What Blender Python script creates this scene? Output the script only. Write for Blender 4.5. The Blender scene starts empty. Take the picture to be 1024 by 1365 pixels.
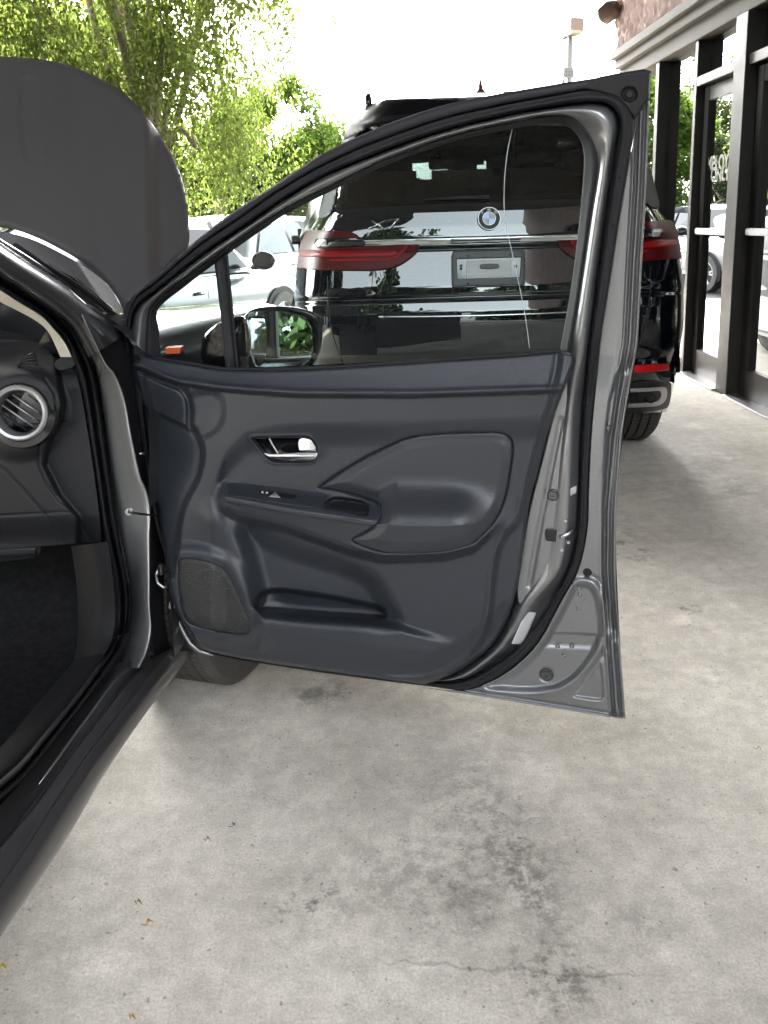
import bpy, bmesh, math, random
import numpy as np
from mathutils import Vector, Matrix

SC = bpy.context.scene
COL = SC.collection
R_ = math.radians

# ------------------------------------------------------------------ camera
FPX, EYE, PITCH, ROLL, HORIZON = 1100.0, 1.22, R_(12), R_(1.6), 292.0
CAM = np.array([0.0, 0.0, EYE])
_F = np.array([0, math.cos(PITCH), -math.sin(PITCH)])
_R0 = np.array([1.0, 0, 0]); _U0 = np.array([0, math.sin(PITCH), math.cos(PITCH)])
_R = math.cos(ROLL)*_R0 - math.sin(ROLL)*_U0
_U = math.sin(ROLL)*_R0 + math.cos(ROLL)*_U0
VP = HORIZON + FPX*math.tan(PITCH)
cd = bpy.data.cameras.new('camera'); cam = bpy.data.objects.new('camera', cd); COL.objects.link(cam)
cd.sensor_fit = 'VERTICAL'; cd.sensor_height = 36; cd.lens = FPX/1365*36
cd.shift_y = -(682.5-VP)/1365
cd.clip_start = .02; cd.clip_end = 2000
cam.matrix_world = Matrix(((_R[0], _U[0], -_F[0], 0), (_R[1], _U[1], -_F[1], 0), (_R[2], _U[2], -_F[2], EYE), (0, 0, 0, 1)))
SC.camera = cam
SC.render.resolution_x = 768; SC.render.resolution_y = 1024

# ------------------------------------------------------------------ light
SUN_AZ, SUN_EL = R_(-22), R_(40)          # azimuth from +Y towards +X
w = bpy.data.worlds.new('World'); SC.world = w; w.use_nodes = True
nt = w.node_tree; bg = nt.nodes['Background']
sky = nt.nodes.new('ShaderNodeTexSky'); sky.sky_type = 'NISHITA'; sky.sun_disc = False
sky.sun_elevation = SUN_EL; sky.sun_rotation = SUN_AZ; sky.air_density = 1.0; sky.dust_density = 4.0; sky.ozone_density = 1.0
hs = nt.nodes.new('ShaderNodeHueSaturation'); hs.inputs['Saturation'].default_value = .20      # thin bright haze: a nearly white sky
nt.links.new(sky.outputs[0], hs.inputs['Color']); nt.links.new(hs.outputs[0], bg.inputs[0]); bg.inputs[1].default_value = .15
sl = bpy.data.lights.new('sun', 'SUN'); sl.energy = 3.0; sl.angle = R_(.6); sl.color = (1, .95, .87)
so = bpy.data.objects.new('sun', sl); COL.objects.link(so)
sdir = Vector((math.sin(SUN_AZ)*math.cos(SUN_EL), math.cos(SUN_AZ)*math.cos(SUN_EL), math.sin(SUN_EL)))
so.rotation_euler = (-sdir).to_track_quat('-Z', 'Y').to_euler()
SC.view_settings.view_transform = 'Standard'; SC.view_settings.look = 'None'
SC.view_settings.exposure = 4.45; SC.view_settings.gamma = 1
SC.render.engine = 'CYCLES'
SC.cycles.max_bounces = 8; SC.cycles.transparent_max_bounces = 12; SC.cycles.glossy_bounces = 4
SC.cycles.caustics_reflective = False; SC.cycles.caustics_refractive = False

# ------------------------------------------------------------------ projection helpers
def A(x): return np.asarray(x, float)
def rays(u, v):
    u = A(u); v = A(v)
    return _F + ((u-512)/FPX)[..., None]*_R + ((VP-v)/FPX)[..., None]*_U
def plane_pt(u, v, n, c):                 # points of rays on plane p.n = c
    d = rays(u, v); n = A(n)
    t = (A(c) - CAM@n)/(d@n)
    return CAM + d*t[..., None]
def at_y(u, v, y): return plane_pt(u, v, (0, 1, 0), y)
def at_x(u, v, x): return plane_pt(u, v, (1, 0, 0), x)
def at_z(u, v, z): return plane_pt(u, v, (0, 0, 1), z)
def sst(x, a, b):
    t = np.clip((x-a)/(b-a), 0, 1); return t*t*(3-2*t)
def fi(pts):
    xs = [p[0] for p in pts]; ys = [p[1] for p in pts]
    return lambda x: np.interp(x, xs, ys)
def cr(pts, n=6, closed=False):
    """Catmull-Rom through points (duplicate a point for a corner)"""
    P = A(pts); m = len(P); out = []
    rng = range(m) if closed else range(m-1)
    for i in rng:
        if closed: a, b, c, d = P[(i-1) % m], P[i], P[(i+1) % m], P[(i+2) % m]
        else: a, b, c, d = P[max(i-1, 0)], P[i], P[i+1], P[min(i+2, m-1)]
        if np.allclose(b, c): continue
        m1 = (c-a)*.5; m2 = (d-b)*.5; L = np.linalg.norm(c-b)
        for mm in (m1, m2):
            k = np.linalg.norm(mm)
            if k > 1.2*L: mm *= 1.2*L/k
        for t in np.arange(n)/n:
            t2, t3 = t*t, t*t*t
            out.append((2*t3-3*t2+1)*b + (t3-2*t2+t)*m1 + (-2*t3+3*t2)*c + (t3-t2)*m2)
    if not closed: out.append(P[-1])
    return np.array(out)
def sd(poly, u, v, near=False):
    """signed distance to a closed polygon, positive inside"""
    P = A(poly); u = A(u); v = A(v); sh = u.shape; u = u.ravel(); v = v.ravel()
    best = np.full(u.shape, 1e18); ins = np.zeros(u.shape, bool); nx = u.copy(); ny = v.copy()
    for i in range(len(P)):
        x1, y1 = P[i]; x2, y2 = P[(i+1) % len(P)]
        ex, ey = x2-x1, y2-y1; L = ex*ex+ey*ey
        if L < 1e-12: continue
        t = np.clip(((u-x1)*ex+(v-y1)*ey)/L, 0, 1)
        px = x1+t*ex; py = y1+t*ey
        d = (u-px)**2+(v-py)**2
        k = d < best; best = np.where(k, d, best)
        if near: nx = np.where(k, px, nx); ny = np.where(k, py, ny)
        if ey != 0:
            c = ((y1 > v) != (y2 > v)) & (u < ex*(v-y1)/ey+x1); ins ^= c
    s = np.sqrt(best)*np.where(ins, 1, -1)
    if near: return s.reshape(sh), nx.reshape(sh), ny.reshape(sh)
    return s.reshape(sh)
def dline(line, u, v):
    """distance to an open polyline"""
    P = A(line); best = np.full(A(u).shape, 1e18)
    for i in range(len(P)-1):
        x1, y1 = P[i]; x2, y2 = P[i+1]; ex, ey = x2-x1, y2-y1; L = ex*ex+ey*ey+1e-12
        t = np.clip(((u-x1)*ex+(v-y1)*ey)/L, 0, 1)
        best = np.minimum(best, (u-x1-t*ex)**2+(v-y1-t*ey)**2)
    return np.sqrt(best)

# ------------------------------------------------------------------ object helpers
def tag(o, label=None, cat=None, group=None, kind=None):
    if label: o['label'] = label
    if cat: o['category'] = cat
    if group: o['group'] = group
    if kind: o['kind'] = kind
    return o
def empty(name, loc=(0, 0, 0), rz=0):
    o = bpy.data.objects.new(name, None); COL.objects.link(o); o.location = loc; o.rotation_euler = (0, 0, rz)
    o.empty_display_size = .1
    return o
def mesh_obj(name, verts, faces, mat, parent=None, smooth=True):
    me = bpy.data.meshes.new(name)
    me.from_pydata([tuple(map(float, p)) for p in verts], [], [tuple(int(i) for i in f) for f in faces])
    me.validate(clean_customdata=False)
    if smooth: me.polygons.foreach_set('use_smooth', [True]*len(me.polygons))
    if mat: me.materials.append(mat)
    me.update()
    o = bpy.data.objects.new(name, me); COL.objects.link(o)
    if parent: 
        o.parent = parent
        if parent.location.length > 0 or parent.rotation_euler.z: pass
    return o
def world_child(o):
    """vertices were given in world space: keep them there under a moved parent"""
    p = o.parent; m = Matrix.Identity(4)
    chain = []
    while p: chain.append(p); p = p.parent
    for q in reversed(chain):
        m = m @ q.matrix_parent_inverse @ Matrix.LocRotScale(q.location, q.rotation_euler, q.scale)
    o.matrix_parent_inverse = m.inverted()
    return o
def bm_obj(name, bm, mat, parent=None, smooth=False, autosmooth=None):
    me = bpy.data.meshes.new(name); bm.to_mesh(me); bm.free()
    if mat: me.materials.append(mat)
    if smooth: me.polygons.foreach_set('use_smooth', [True]*len(me.polygons))
    o = bpy.data.objects.new(name, me); COL.objects.link(o)
    if parent: o.parent = parent
    return o
def sharp(o, ang=35):
    me = o.data; bm = bmesh.new(); bm.from_mesh(me); a = R_(ang)
    for e in bm.edges:
        if len(e.link_faces) == 2 and e.calc_face_angle(0) > a: e.smooth = False
    bm.to_mesh(me); bm.free(); return o
def add_box(bm, c, s, rot=None, bev=0):
    m = Matrix.Translation(c)
    if rot is not None: m = m @ rot
    r = bmesh.ops.create_cube(bm, size=1, matrix=m @ Matrix.Diagonal((s[0], s[1], s[2], 1)))
    if bev > 0:
        es = list({e for v in r['verts'] for e in v.link_edges})
        bmesh.ops.bevel(bm, geom=es, offset=bev, segments=2, affect='EDGES', clamp_overlap=True)
    return bm
def box(name, lo, hi, mat, parent=None, bev=0, smooth=False):
    bm = bmesh.new(); lo = Vector(lo); hi = Vector(hi)
    add_box(bm, (lo+hi)/2, hi-lo, None, bev)
    return bm_obj(name, bm, mat, parent, smooth)
def grid_faces(n, m, flip=False):
    f = []
    for i in range(n-1):
        for j in range(m-1):
            a, b, c, d = i*m+j, i*m+j+1, (i+1)*m+j+1, (i+1)*m+j
            f.append((d, c, b, a) if flip else (a, b, c, d))
    return f
def resample(P, n):
    P = A(P); s = np.r_[0, np.cumsum(np.linalg.norm(np.diff(P, axis=0), axis=1))]
    t = np.linspace(0, s[-1], n)
    return np.stack([np.interp(t, s, P[:, k]) for k in range(P.shape[1])], 1)
def loft(name, rails, mat, parent=None, nu=120, nv=4, flip=False):
    """rails: list of 3-D polylines; smooth skin across them (repeat a rail for a crease)"""
    Rr = [resample(cr(r, 6), nu) for r in rails]
    G = np.stack(Rr, 1)                         # nu, k, 3
    rows = [cr(G[i], nv) if not any(np.allclose(G[i][k], G[i][k+1]) for k in range(len(rails)-1)) else None for i in range(nu)]
    if any(r is None for r in rows) or len({len(r) for r in rows}) > 1:
        # crease-aware: split at repeated rails
        out = []
        for i in range(nu):
            segs = []; cur = [G[i][0]]
            for k in range(1, len(rails)):
                if rails[k] is rails[k-1]: segs.append(cur); cur = [G[i][k]]
                else: cur.append(G[i][k])
            segs.append(cur)
            row = []
            for sgm in segs:
                c = np.array(sgm)
                m = (len(c)-1)*nv+1
                q = cr(c+np.arange(len(c))[:, None]*1e-7, nv)
                row.append(q if len(q) == m else resample(c, m))
            out.append(np.concatenate(row))
        rows = out
    V = np.concatenate(rows); m = len(rows[0])
    o = mesh_obj(name, V, grid_faces(nu, m, flip), mat, parent)
    return o
def relief(name, poly, mapper, hfun, step, mat, parent=None, holes=(), skirt=.01, smooth=True):
    """surface patch bounded by a traced outline: mapper(u, v, h) -> xyz, hfun(u, v) -> height"""
    P = A(poly); x0, y0 = P.min(0)-step; x1, y1 = P.max(0)+step
    us = np.arange(x0, x1+step, step); vs = np.arange(y0, y1+step, step)
    U, V = np.meshgrid(us, vs, indexing='ij')
    def S(u, v):
        s = sd(poly, u, v)
        for h in holes: s = np.minimum(s, -sd(h, u, v))
        return s
    cu = (us[:-1]+us[1:])/2; cv = (vs[:-1]+vs[1:])/2
    CU, CV = np.meshgrid(cu, cv, indexing='ij')
    keep = S(CU, CV) > 0
    n, m = U.shape
    cnt = np.zeros((n, m), int)
    for a in (0, 1):
        for b in (0, 1): cnt[a:n-1+a, b:m-1+b] += keep
    used = cnt > 0; bnd = used & (cnt < 4)
    bi = np.nonzero(bnd)
    bu, bv = U[bi], V[bi]
    best = np.full(bu.shape, 1e18); nu_ = bu.copy(); nv_ = bv.copy()
    for q in (poly, *holes):
        s, qx, qy = sd(q, bu, bv, True); d = np.abs(s); k = d < best
        best = np.where(k, d, best); nu_ = np.where(k, qx, nu_); nv_ = np.where(k, qy, nv_)
    U[bi] = nu_; V[bi] = nv_
    idx = -np.ones((n, m), int); idx[used] = np.arange(used.sum())
    uu, vv = U[used], V[used]; hh = hfun(uu, vv)+0*uu
    pts = mapper(uu, vv, hh)
    I, J = np.nonzero(keep)
    F = np.stack([idx[I, J], idx[I, J+1], idx[I+1, J+1], idx[I+1, J]], 1)
    faces = F.tolist()
    if skirt:
        E = np.concatenate([F[:, [k, (k+1) % 4]] for k in range(4)])
        key = np.sort(E, 1); ky = key[:, 0]*10**7+key[:, 1]
        _, inv, c = np.unique(ky, return_inverse=True, return_counts=True)
        be = E[c[inv] == 1]
        bvx = np.unique(be); mp = {int(b): len(pts)+i for i, b in enumerate(bvx)}
        p2 = mapper(uu[bvx], vv[bvx], hh[bvx]-skirt)
        pts = np.concatenate([pts, p2])
        faces += [(int(b), int(a), mp[int(a)], mp[int(b)]) for a, b in be]
    return mesh_obj(name, pts, faces, mat, parent, smooth)
def tube(name, pts, rad, mat, parent=None, seg=8, flat=1.0, closed=False, cap=True):
    P = A(pts); n = len(P); rad = np.broadcast_to(A(rad), (n,))
    T = np.gradient(P, axis=0)
    if closed: T = np.roll(P, -1, 0)-np.roll(P, 1, 0)
    T /= np.linalg.norm(T, axis=1)[:, None]+1e-12
    ref = np.array([0, 0, 1.0]) if abs(T[0][2]) < .9 else np.array([1.0, 0, 0])
    N = np.cross(T[0], ref); N /= np.linalg.norm(N); V = []
    for i in range(n):
        N = N-T[i]*(N@T[i]); N /= np.linalg.norm(N)+1e-12; B = np.cross(T[i], N)
        for k in range(seg):
            a = 2*math.pi*k/seg
            V.append(P[i]+rad[i]*(N*math.cos(a)+B*math.sin(a)*flat))
    F = []
    for i in range(n if closed else n-1):
        for k in range(seg):
            i2 = (i+1) % n
            F.append((i*seg+k, i*seg+(k+1) % seg, i2*seg+(k+1) % seg, i2*seg+k))
    if not closed and cap:
        F.append(tuple(reversed(range(seg)))); F.append(tuple((n-1)*seg+k for k in range(seg)))
    return mesh_obj(name, V, F, mat, parent)
def lathe(name, prof, mat, origin, axis, parent=None, seg=32, ref=None):
    """prof: (radius, along-axis) list"""
    ax = Vector(axis).normalized(); r = Vector(ref) if ref else (Vector((0, 0, 1)) if abs(ax.z) < .9 else Vector((1, 0, 0)))
    e1 = (r-ax*r.dot(ax)).normalized(); e2 = ax.cross(e1); o = Vector(origin); V = []; F = []
    for k in range(seg):
        a = 2*math.pi*k/seg; d = e1*math.cos(a)+e2*math.sin(a)
        for (rr, h) in prof: V.append(o+d*rr+ax*h)
    m = len(prof)
    for k in range(seg):
        k2 = (k+1) % seg
        for j in range(m-1): F.append((k*m+j, k2*m+j, k2*m+j+1, k*m+j+1))
    return sharp(mesh_obj(name, V, F, mat, parent), 40)
def text_obj(name, body, size, mat, mtx, parent=None, extrude=.002, sx=1, bold=0):
    c = bpy.data.curves.new(name, 'FONT'); c.body = body; c.size = size; c.extrude = extrude; c.align_x = 'CENTER'; c.align_y = 'CENTER'; c.offset = bold
    t = bpy.data.objects.new(name+'_tmp', c); COL.objects.link(t)
    dg = bpy.context.evaluated_depsgraph_get(); me = bpy.data.meshes.new_from_object(t.evaluated_get(dg))
    bpy.data.objects.remove(t); bpy.data.curves.remove(c)
    me.transform(mtx @ Matrix.Diagonal((sx, 1, 1, 1))); me.materials.clear(); me.materials.append(mat)
    o = bpy.data.objects.new(name, me); COL.objects.link(o)
    if parent: o.parent = parent
    return o

# ------------------------------------------------------------------ materials
def node(nt, t, **kw):
    n = nt.nodes.new(t)
    for k, v in kw.items(): setattr(n, k, v)
    return n
def mat(name, col, rough=.5, metal=0., coat=0., spec=.5, var=0., vscale=6., bump=0., bscale=300., coatr=.05, rvar=0., bdet=3.):
    m = bpy.data.materials.new(name); m.use_nodes = True; nt = m.node_tree; b = nt.nodes['Principled BSDF']
    b.inputs['Base Color'].default_value = (*col, 1); b.inputs['Roughness'].default_value = rough
    b.inputs['Metallic'].default_value = metal; b.inputs['Coat Weight'].default_value = coat; b.inputs['Coat Roughness'].default_value = coatr
    b.inputs['Specular IOR Level'].default_value = spec
    L = nt.links.new
    if var or bump or rvar:
        tc = node(nt, 'ShaderNodeTexCoord')
    if var or rvar:
        nz = node(nt, 'ShaderNodeTexNoise'); nz.inputs['Scale'].default_value = vscale; nz.inputs['Detail'].default_value = 6; nz.inputs['Roughness'].default_value = .6
        L(tc.outputs['Object'], nz.inputs['Vector'])
    if var:
        mr = node(nt, 'ShaderNodeMapRange'); mr.inputs[1].default_value = .3; mr.inputs[2].default_value = .7; mr.inputs[3].default_value = 1-var; mr.inputs[4].default_value = 1+var
        L(nz.outputs[0], mr.inputs[0])
        mx = node(nt, 'ShaderNodeVectorMath', operation='SCALE'); mx.inputs[0].default_value = col; L(mr.outputs[0], mx.inputs['Scale']); L(mx.outputs[0], b.inputs['Base Color'])
    if rvar:
        m2 = node(nt, 'ShaderNodeMapRange'); m2.inputs[1].default_value = .3; m2.inputs[2].default_value = .7; m2.inputs[3].default_value = max(rough-rvar, .02); m2.inputs[4].default_value = min(rough+rvar, 1)
        L(nz.outputs[0], m2.inputs[0]); L(m2.outputs[0], b.inputs['Roughness'])
    if bump:
        n2 = node(nt, 'ShaderNodeTexNoise'); n2.inputs['Scale'].default_value = bscale; n2.inputs['Detail'].default_value = bdet
        L(tc.outputs['Object'], n2.inputs['Vector'])
        bp = node(nt, 'ShaderNodeBump'); bp.inputs['Strength'].default_value = bump; bp.inputs['Distance'].default_value = .002
        L(n2.outputs[0], bp.inputs['Height']); L(bp.outputs[0], b.inputs['Normal'])
    return m
def glass(name, tint, refl=.05, power=5., dust=0.):
    m = bpy.data.materials.new(name); m.use_nodes = True; nt = m.node_tree; L = nt.links.new
    for n in list(nt.nodes):
        if n.type == 'BSDF_PRINCIPLED': nt.nodes.remove(n)
    out = nt.nodes['Material Output']
    tr = node(nt, 'ShaderNodeBsdfTransparent'); tr.inputs[0].default_value = (*tint, 1)
    gl = node(nt, 'ShaderNodeBsdfGlossy'); gl.inputs[0].default_value = (.95, .97, .97, 1); gl.inputs['Roughness'].default_value = .01
    lw = node(nt, 'ShaderNodeLayerWeight'); lw.inputs[0].default_value = .5
    pw = node(nt, 'ShaderNodeMath', operation='POWER'); pw.inputs[1].default_value = power; L(lw.outputs['Facing'], pw.inputs[0])
    mr = node(nt, 'ShaderNodeMapRange'); mr.inputs[3].default_value = refl; mr.inputs[4].default_value = 1; L(pw.outputs[0], mr.inputs[0])
    mx = node(nt, 'ShaderNodeMixShader'); L(mr.outputs[0], mx.inputs[0]); L(tr.outputs[0], mx.inputs[1]); L(gl.outputs[0], mx.inputs[2])
    last = mx
    if dust:
        tc = node(nt, 'ShaderNodeTexCoord')
        vo = node(nt, 'ShaderNodeTexVoronoi'); vo.inputs['Scale'].default_value = 55; L(tc.outputs['Object'], vo.inputs['Vector'])
        nz = node(nt, 'ShaderNodeTexNoise'); nz.inputs['Scale'].default_value = 9; nz.inputs['Detail'].default_value = 5; L(tc.outputs['Object'], nz.inputs['Vector'])
        sp = node(nt, 'ShaderNodeSeparateColor'); L(vo.outputs['Color'], sp.inputs[0])
        rad = node(nt, 'ShaderNodeMapRange'); rad.inputs[1].default_value = .80; rad.inputs[2].default_value = 1; rad.inputs[3].default_value = 0; rad.inputs[4].default_value = .13; L(sp.outputs[0], rad.inputs[0])
        lt = node(nt, 'ShaderNodeMath', operation='LESS_THAN'); L(vo.outputs['Distance'], lt.inputs[0]); L(rad.outputs[0], lt.inputs[1])
        m1 = node(nt, 'ShaderNodeMath', operation='MULTIPLY'); m1.inputs[1].default_value = dust*60; L(lt.outputs[0], m1.inputs[0])
        m2 = node(nt, 'ShaderNodeMapRange'); m2.inputs[1].default_value = .4; m2.inputs[2].default_value = .8; m2.inputs[3].default_value = .0; m2.inputs[4].default_value = dust; L(nz.outputs[0], m2.inputs[0])
        ad = node(nt, 'ShaderNodeMath', operation='ADD'); L(m1.outputs[0], ad.inputs[0]); L(m2.outputs[0], ad.inputs[1])
        df = node(nt, 'ShaderNodeBsdfDiffuse'); df.inputs[0].default_value = (.5, .52, .5, 1)
        m3 = node(nt, 'ShaderNodeMixShader'); L(ad.outputs[0], m3.inputs[0]); L(mx.outputs[0], m3.inputs[1]); L(df.outputs[0], m3.inputs[2]); last = m3
    L(last.outputs[0], out.inputs[0])
    return m
def paint(name, col, metal=.75, rough=.32, flake=True):
    m = mat(name, col, rough, metal, 1.0, coatr=.03)
    if flake:
        nt = m.node_tree; b = nt.nodes['Principled BSDF']; L = nt.links.new
        tc = node(nt, 'ShaderNodeTexCoord'); n = node(nt, 'ShaderNodeTexNoise'); n.inputs['Scale'].default_value = 900; n.inputs['Detail'].default_value = 1
        L(tc.outputs['Object'], n.inputs['Vector'])
        mr = node(nt, 'ShaderNodeMapRange'); mr.inputs[1].default_value = .35; mr.inputs[2].default_value = .65; mr.inputs[3].default_value = .86; mr.inputs[4].default_value = 1.14; L(n.outputs[0], mr.inputs[0])
        sc = node(nt, 'ShaderNodeVectorMath', operation='SCALE'); sc.inputs[0].default_value = col; L(mr.outputs[0], sc.inputs['Scale']); L(sc.outputs[0], b.inputs['Base Color'])
    return m
def leaf_mat(name, c1, c2, trans=.45):
    m = bpy.data.materials.new(name); m.use_nodes = True; nt = m.node_tree; L = nt.links.new
    for n in list(nt.nodes):
        if n.type == 'BSDF_PRINCIPLED': nt.nodes.remove(n)
    out = nt.nodes['Material Output']
    ge = node(nt, 'ShaderNodeNewGeometry'); mx = node(nt, 'ShaderNodeMix', data_type='RGBA')
    mx.inputs['A'].default_value = (*c1, 1); mx.inputs['B'].default_value = (*c2, 1); L(ge.outputs['Random Per Island'], mx.inputs['Factor'])
    d = node(nt, 'ShaderNodeBsdfDiffuse'); t = node(nt, 'ShaderNodeBsdfTranslucent'); s = node(nt, 'ShaderNodeMixShader'); s.inputs[0].default_value = trans
    L(mx.outputs['Result'], d.inputs[0]); L(mx.outputs['Result'], t.inputs[0]); L(d.outputs[0], s.inputs[1]); L(t.outputs[0], s.inputs[2])
    g = node(nt, 'ShaderNodeBsdfGlossy'); g.inputs['Roughness'].default_value = .4; g.inputs[0].default_value = (.9, .9, .9, 1)
    s2 = node(nt, 'ShaderNodeMixShader'); s2.inputs[0].default_value = .012; L(s.outputs[0], s2.inputs[1]); L(g.outputs[0], s2.inputs[2]); L(s2.outputs[0], out.inputs[0])
    return m

M = {}
M['trim'] = mat('door trim plastic', (.0235, .0265, .0325), .40, spec=.42, var=.10, vscale=3, bump=.32, bscale=420, rvar=.06)
M['pad'] = mat('door pad vinyl', (.0215, .024, .0295), .37, bump=.30, bscale=380, rvar=.04, vscale=4)
M['black_plastic'] = mat('black plastic', (.012, .012, .014), .5, spec=.3, bump=.15, bscale=600)
M['rubber'] = mat('black rubber', (.011, .011, .013), .6, spec=.25, bump=.2, bscale=500, var=.2, vscale=20)
M['cover'] = mat('charcoal frame cover', (.018, .018, .021), .55, spec=.3, bump=.2, bscale=700)
M['gloss_black'] = mat('gloss black plastic', (.008, .008, .009), .08)
M['grey_paint'] = paint('grey metallic paint', (.185, .188, .193), .65, .34)
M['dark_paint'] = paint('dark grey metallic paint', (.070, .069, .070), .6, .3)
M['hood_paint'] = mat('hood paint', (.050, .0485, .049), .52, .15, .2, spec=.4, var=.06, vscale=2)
M['chrome'] = mat('chrome', (.75, .76, .78), .12, 1)
M['lever'] = mat('satin chrome lever', (.50, .51, .53), .24, 1)
M['satin'] = mat('satin silver', (.55, .55, .56), .35, .9)
M['vent_ring'] = mat('vent ring silver', (.34, .34, .345), .4, .7)
M['beige'] = mat('beige pillar trim', (.55, .52, .45), .7, bump=.2, bscale=500)
M['kick'] = mat('kick panel plastic', (.010, .010, .011), .6, spec=.12, bump=.3, bscale=700)
M['carpet'] = mat('black carpet', (.013, .013, .0135), 1., spec=0., bump=.8, bscale=900, var=.3, vscale=60)
M['dash'] = mat('dash plastic', (.011, .0113, .0130), .5, spec=.3, bump=.3, bscale=800)
M['white'] = mat('white label', (.5, .5, .5), .6, var=.06, vscale=60)
M['steel'] = mat('zinc steel', (.45, .45, .46), .35, .9, var=.15, vscale=30)
M['pane'] = glass('door window glass', (.74, .83, .81), .005, 5, .0012)
M['mirror'] = mat('mirror glass', (.75, .8, .8), .01, 1)
M['suv_black'] = mat('suv black paint', (.003, .004, .007), .3, 0, 1.0, spec=0., coatr=.01)
M['suv_black'].node_tree.nodes['Principled BSDF'].inputs['Coat IOR'].default_value = 1.7
M['suv_glass'] = glass('suv tinted glass', (.12, .14, .14), .05, 5)
M['red_lens'] = mat('red lens', (.26, .005, .008), .4, spec=.15)
M['red_dark'] = mat('dark red lens', (.075, .002, .004), .4, spec=.15)
M['red_bright'] = mat('bright red reflector', (.50, .008, .010), .35, spec=.2)
M['clear_lens'] = mat('clear lens', (.45, .47, .47), .15, coat=1.0)
M['tyre'] = mat('tyre rubber', (.058, .055, .050), .75, var=.2, vscale=20, bump=.3, bscale=200)
M['alloy'] = mat('alloy', (.45, .45, .46), .3, .9)
M['blue'] = mat('emblem blue', (.03, .16, .55), .25, coat=.5)
M['orange'] = mat('amber marker', (.85, .13, .05), .3)
M['bronze'] = mat('dark bronze aluminium', (.030, .028, .025), .45, .1, spec=.3, var=.12, vscale=5, rvar=.08)
M['flash'] = mat('beige metal flashing', (.10, .092, .078), .6, spec=.1, var=.1, vscale=3)
M['shop_glass'] = glass('storefront glass', (.10, .11, .11), .36, 1.6)
M['interior_dark'] = mat('dark interior', (.008, .008, .008), 1., spec=0.)
M['pillar_paint_lightened'] = paint('grey paint lightened for pillar', (.37, .373, .378), .3, .36)  # same grey paint, extra light put into its base colour
M['spoiler'] = mat('satin black roof trim', (.004, .0045, .006), .5, spec=.12)
M['decal'] = mat('pale vinyl lettering', (.62, .62, .55), .6)
M['bark'] = mat('pale bark', (.22, .18, .13), .9, var=.3, vscale=8, bump=.6, bscale=60)
M['pole'] = mat('painted pole', (.085, .075, .062), .6)
M['lamp_box'] = mat('bronze lamp box', (.075, .045, .028), .6)
M['canopy'] = mat('brown soffit', (.055, .046, .040), .7, var=.1, vscale=1)

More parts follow.
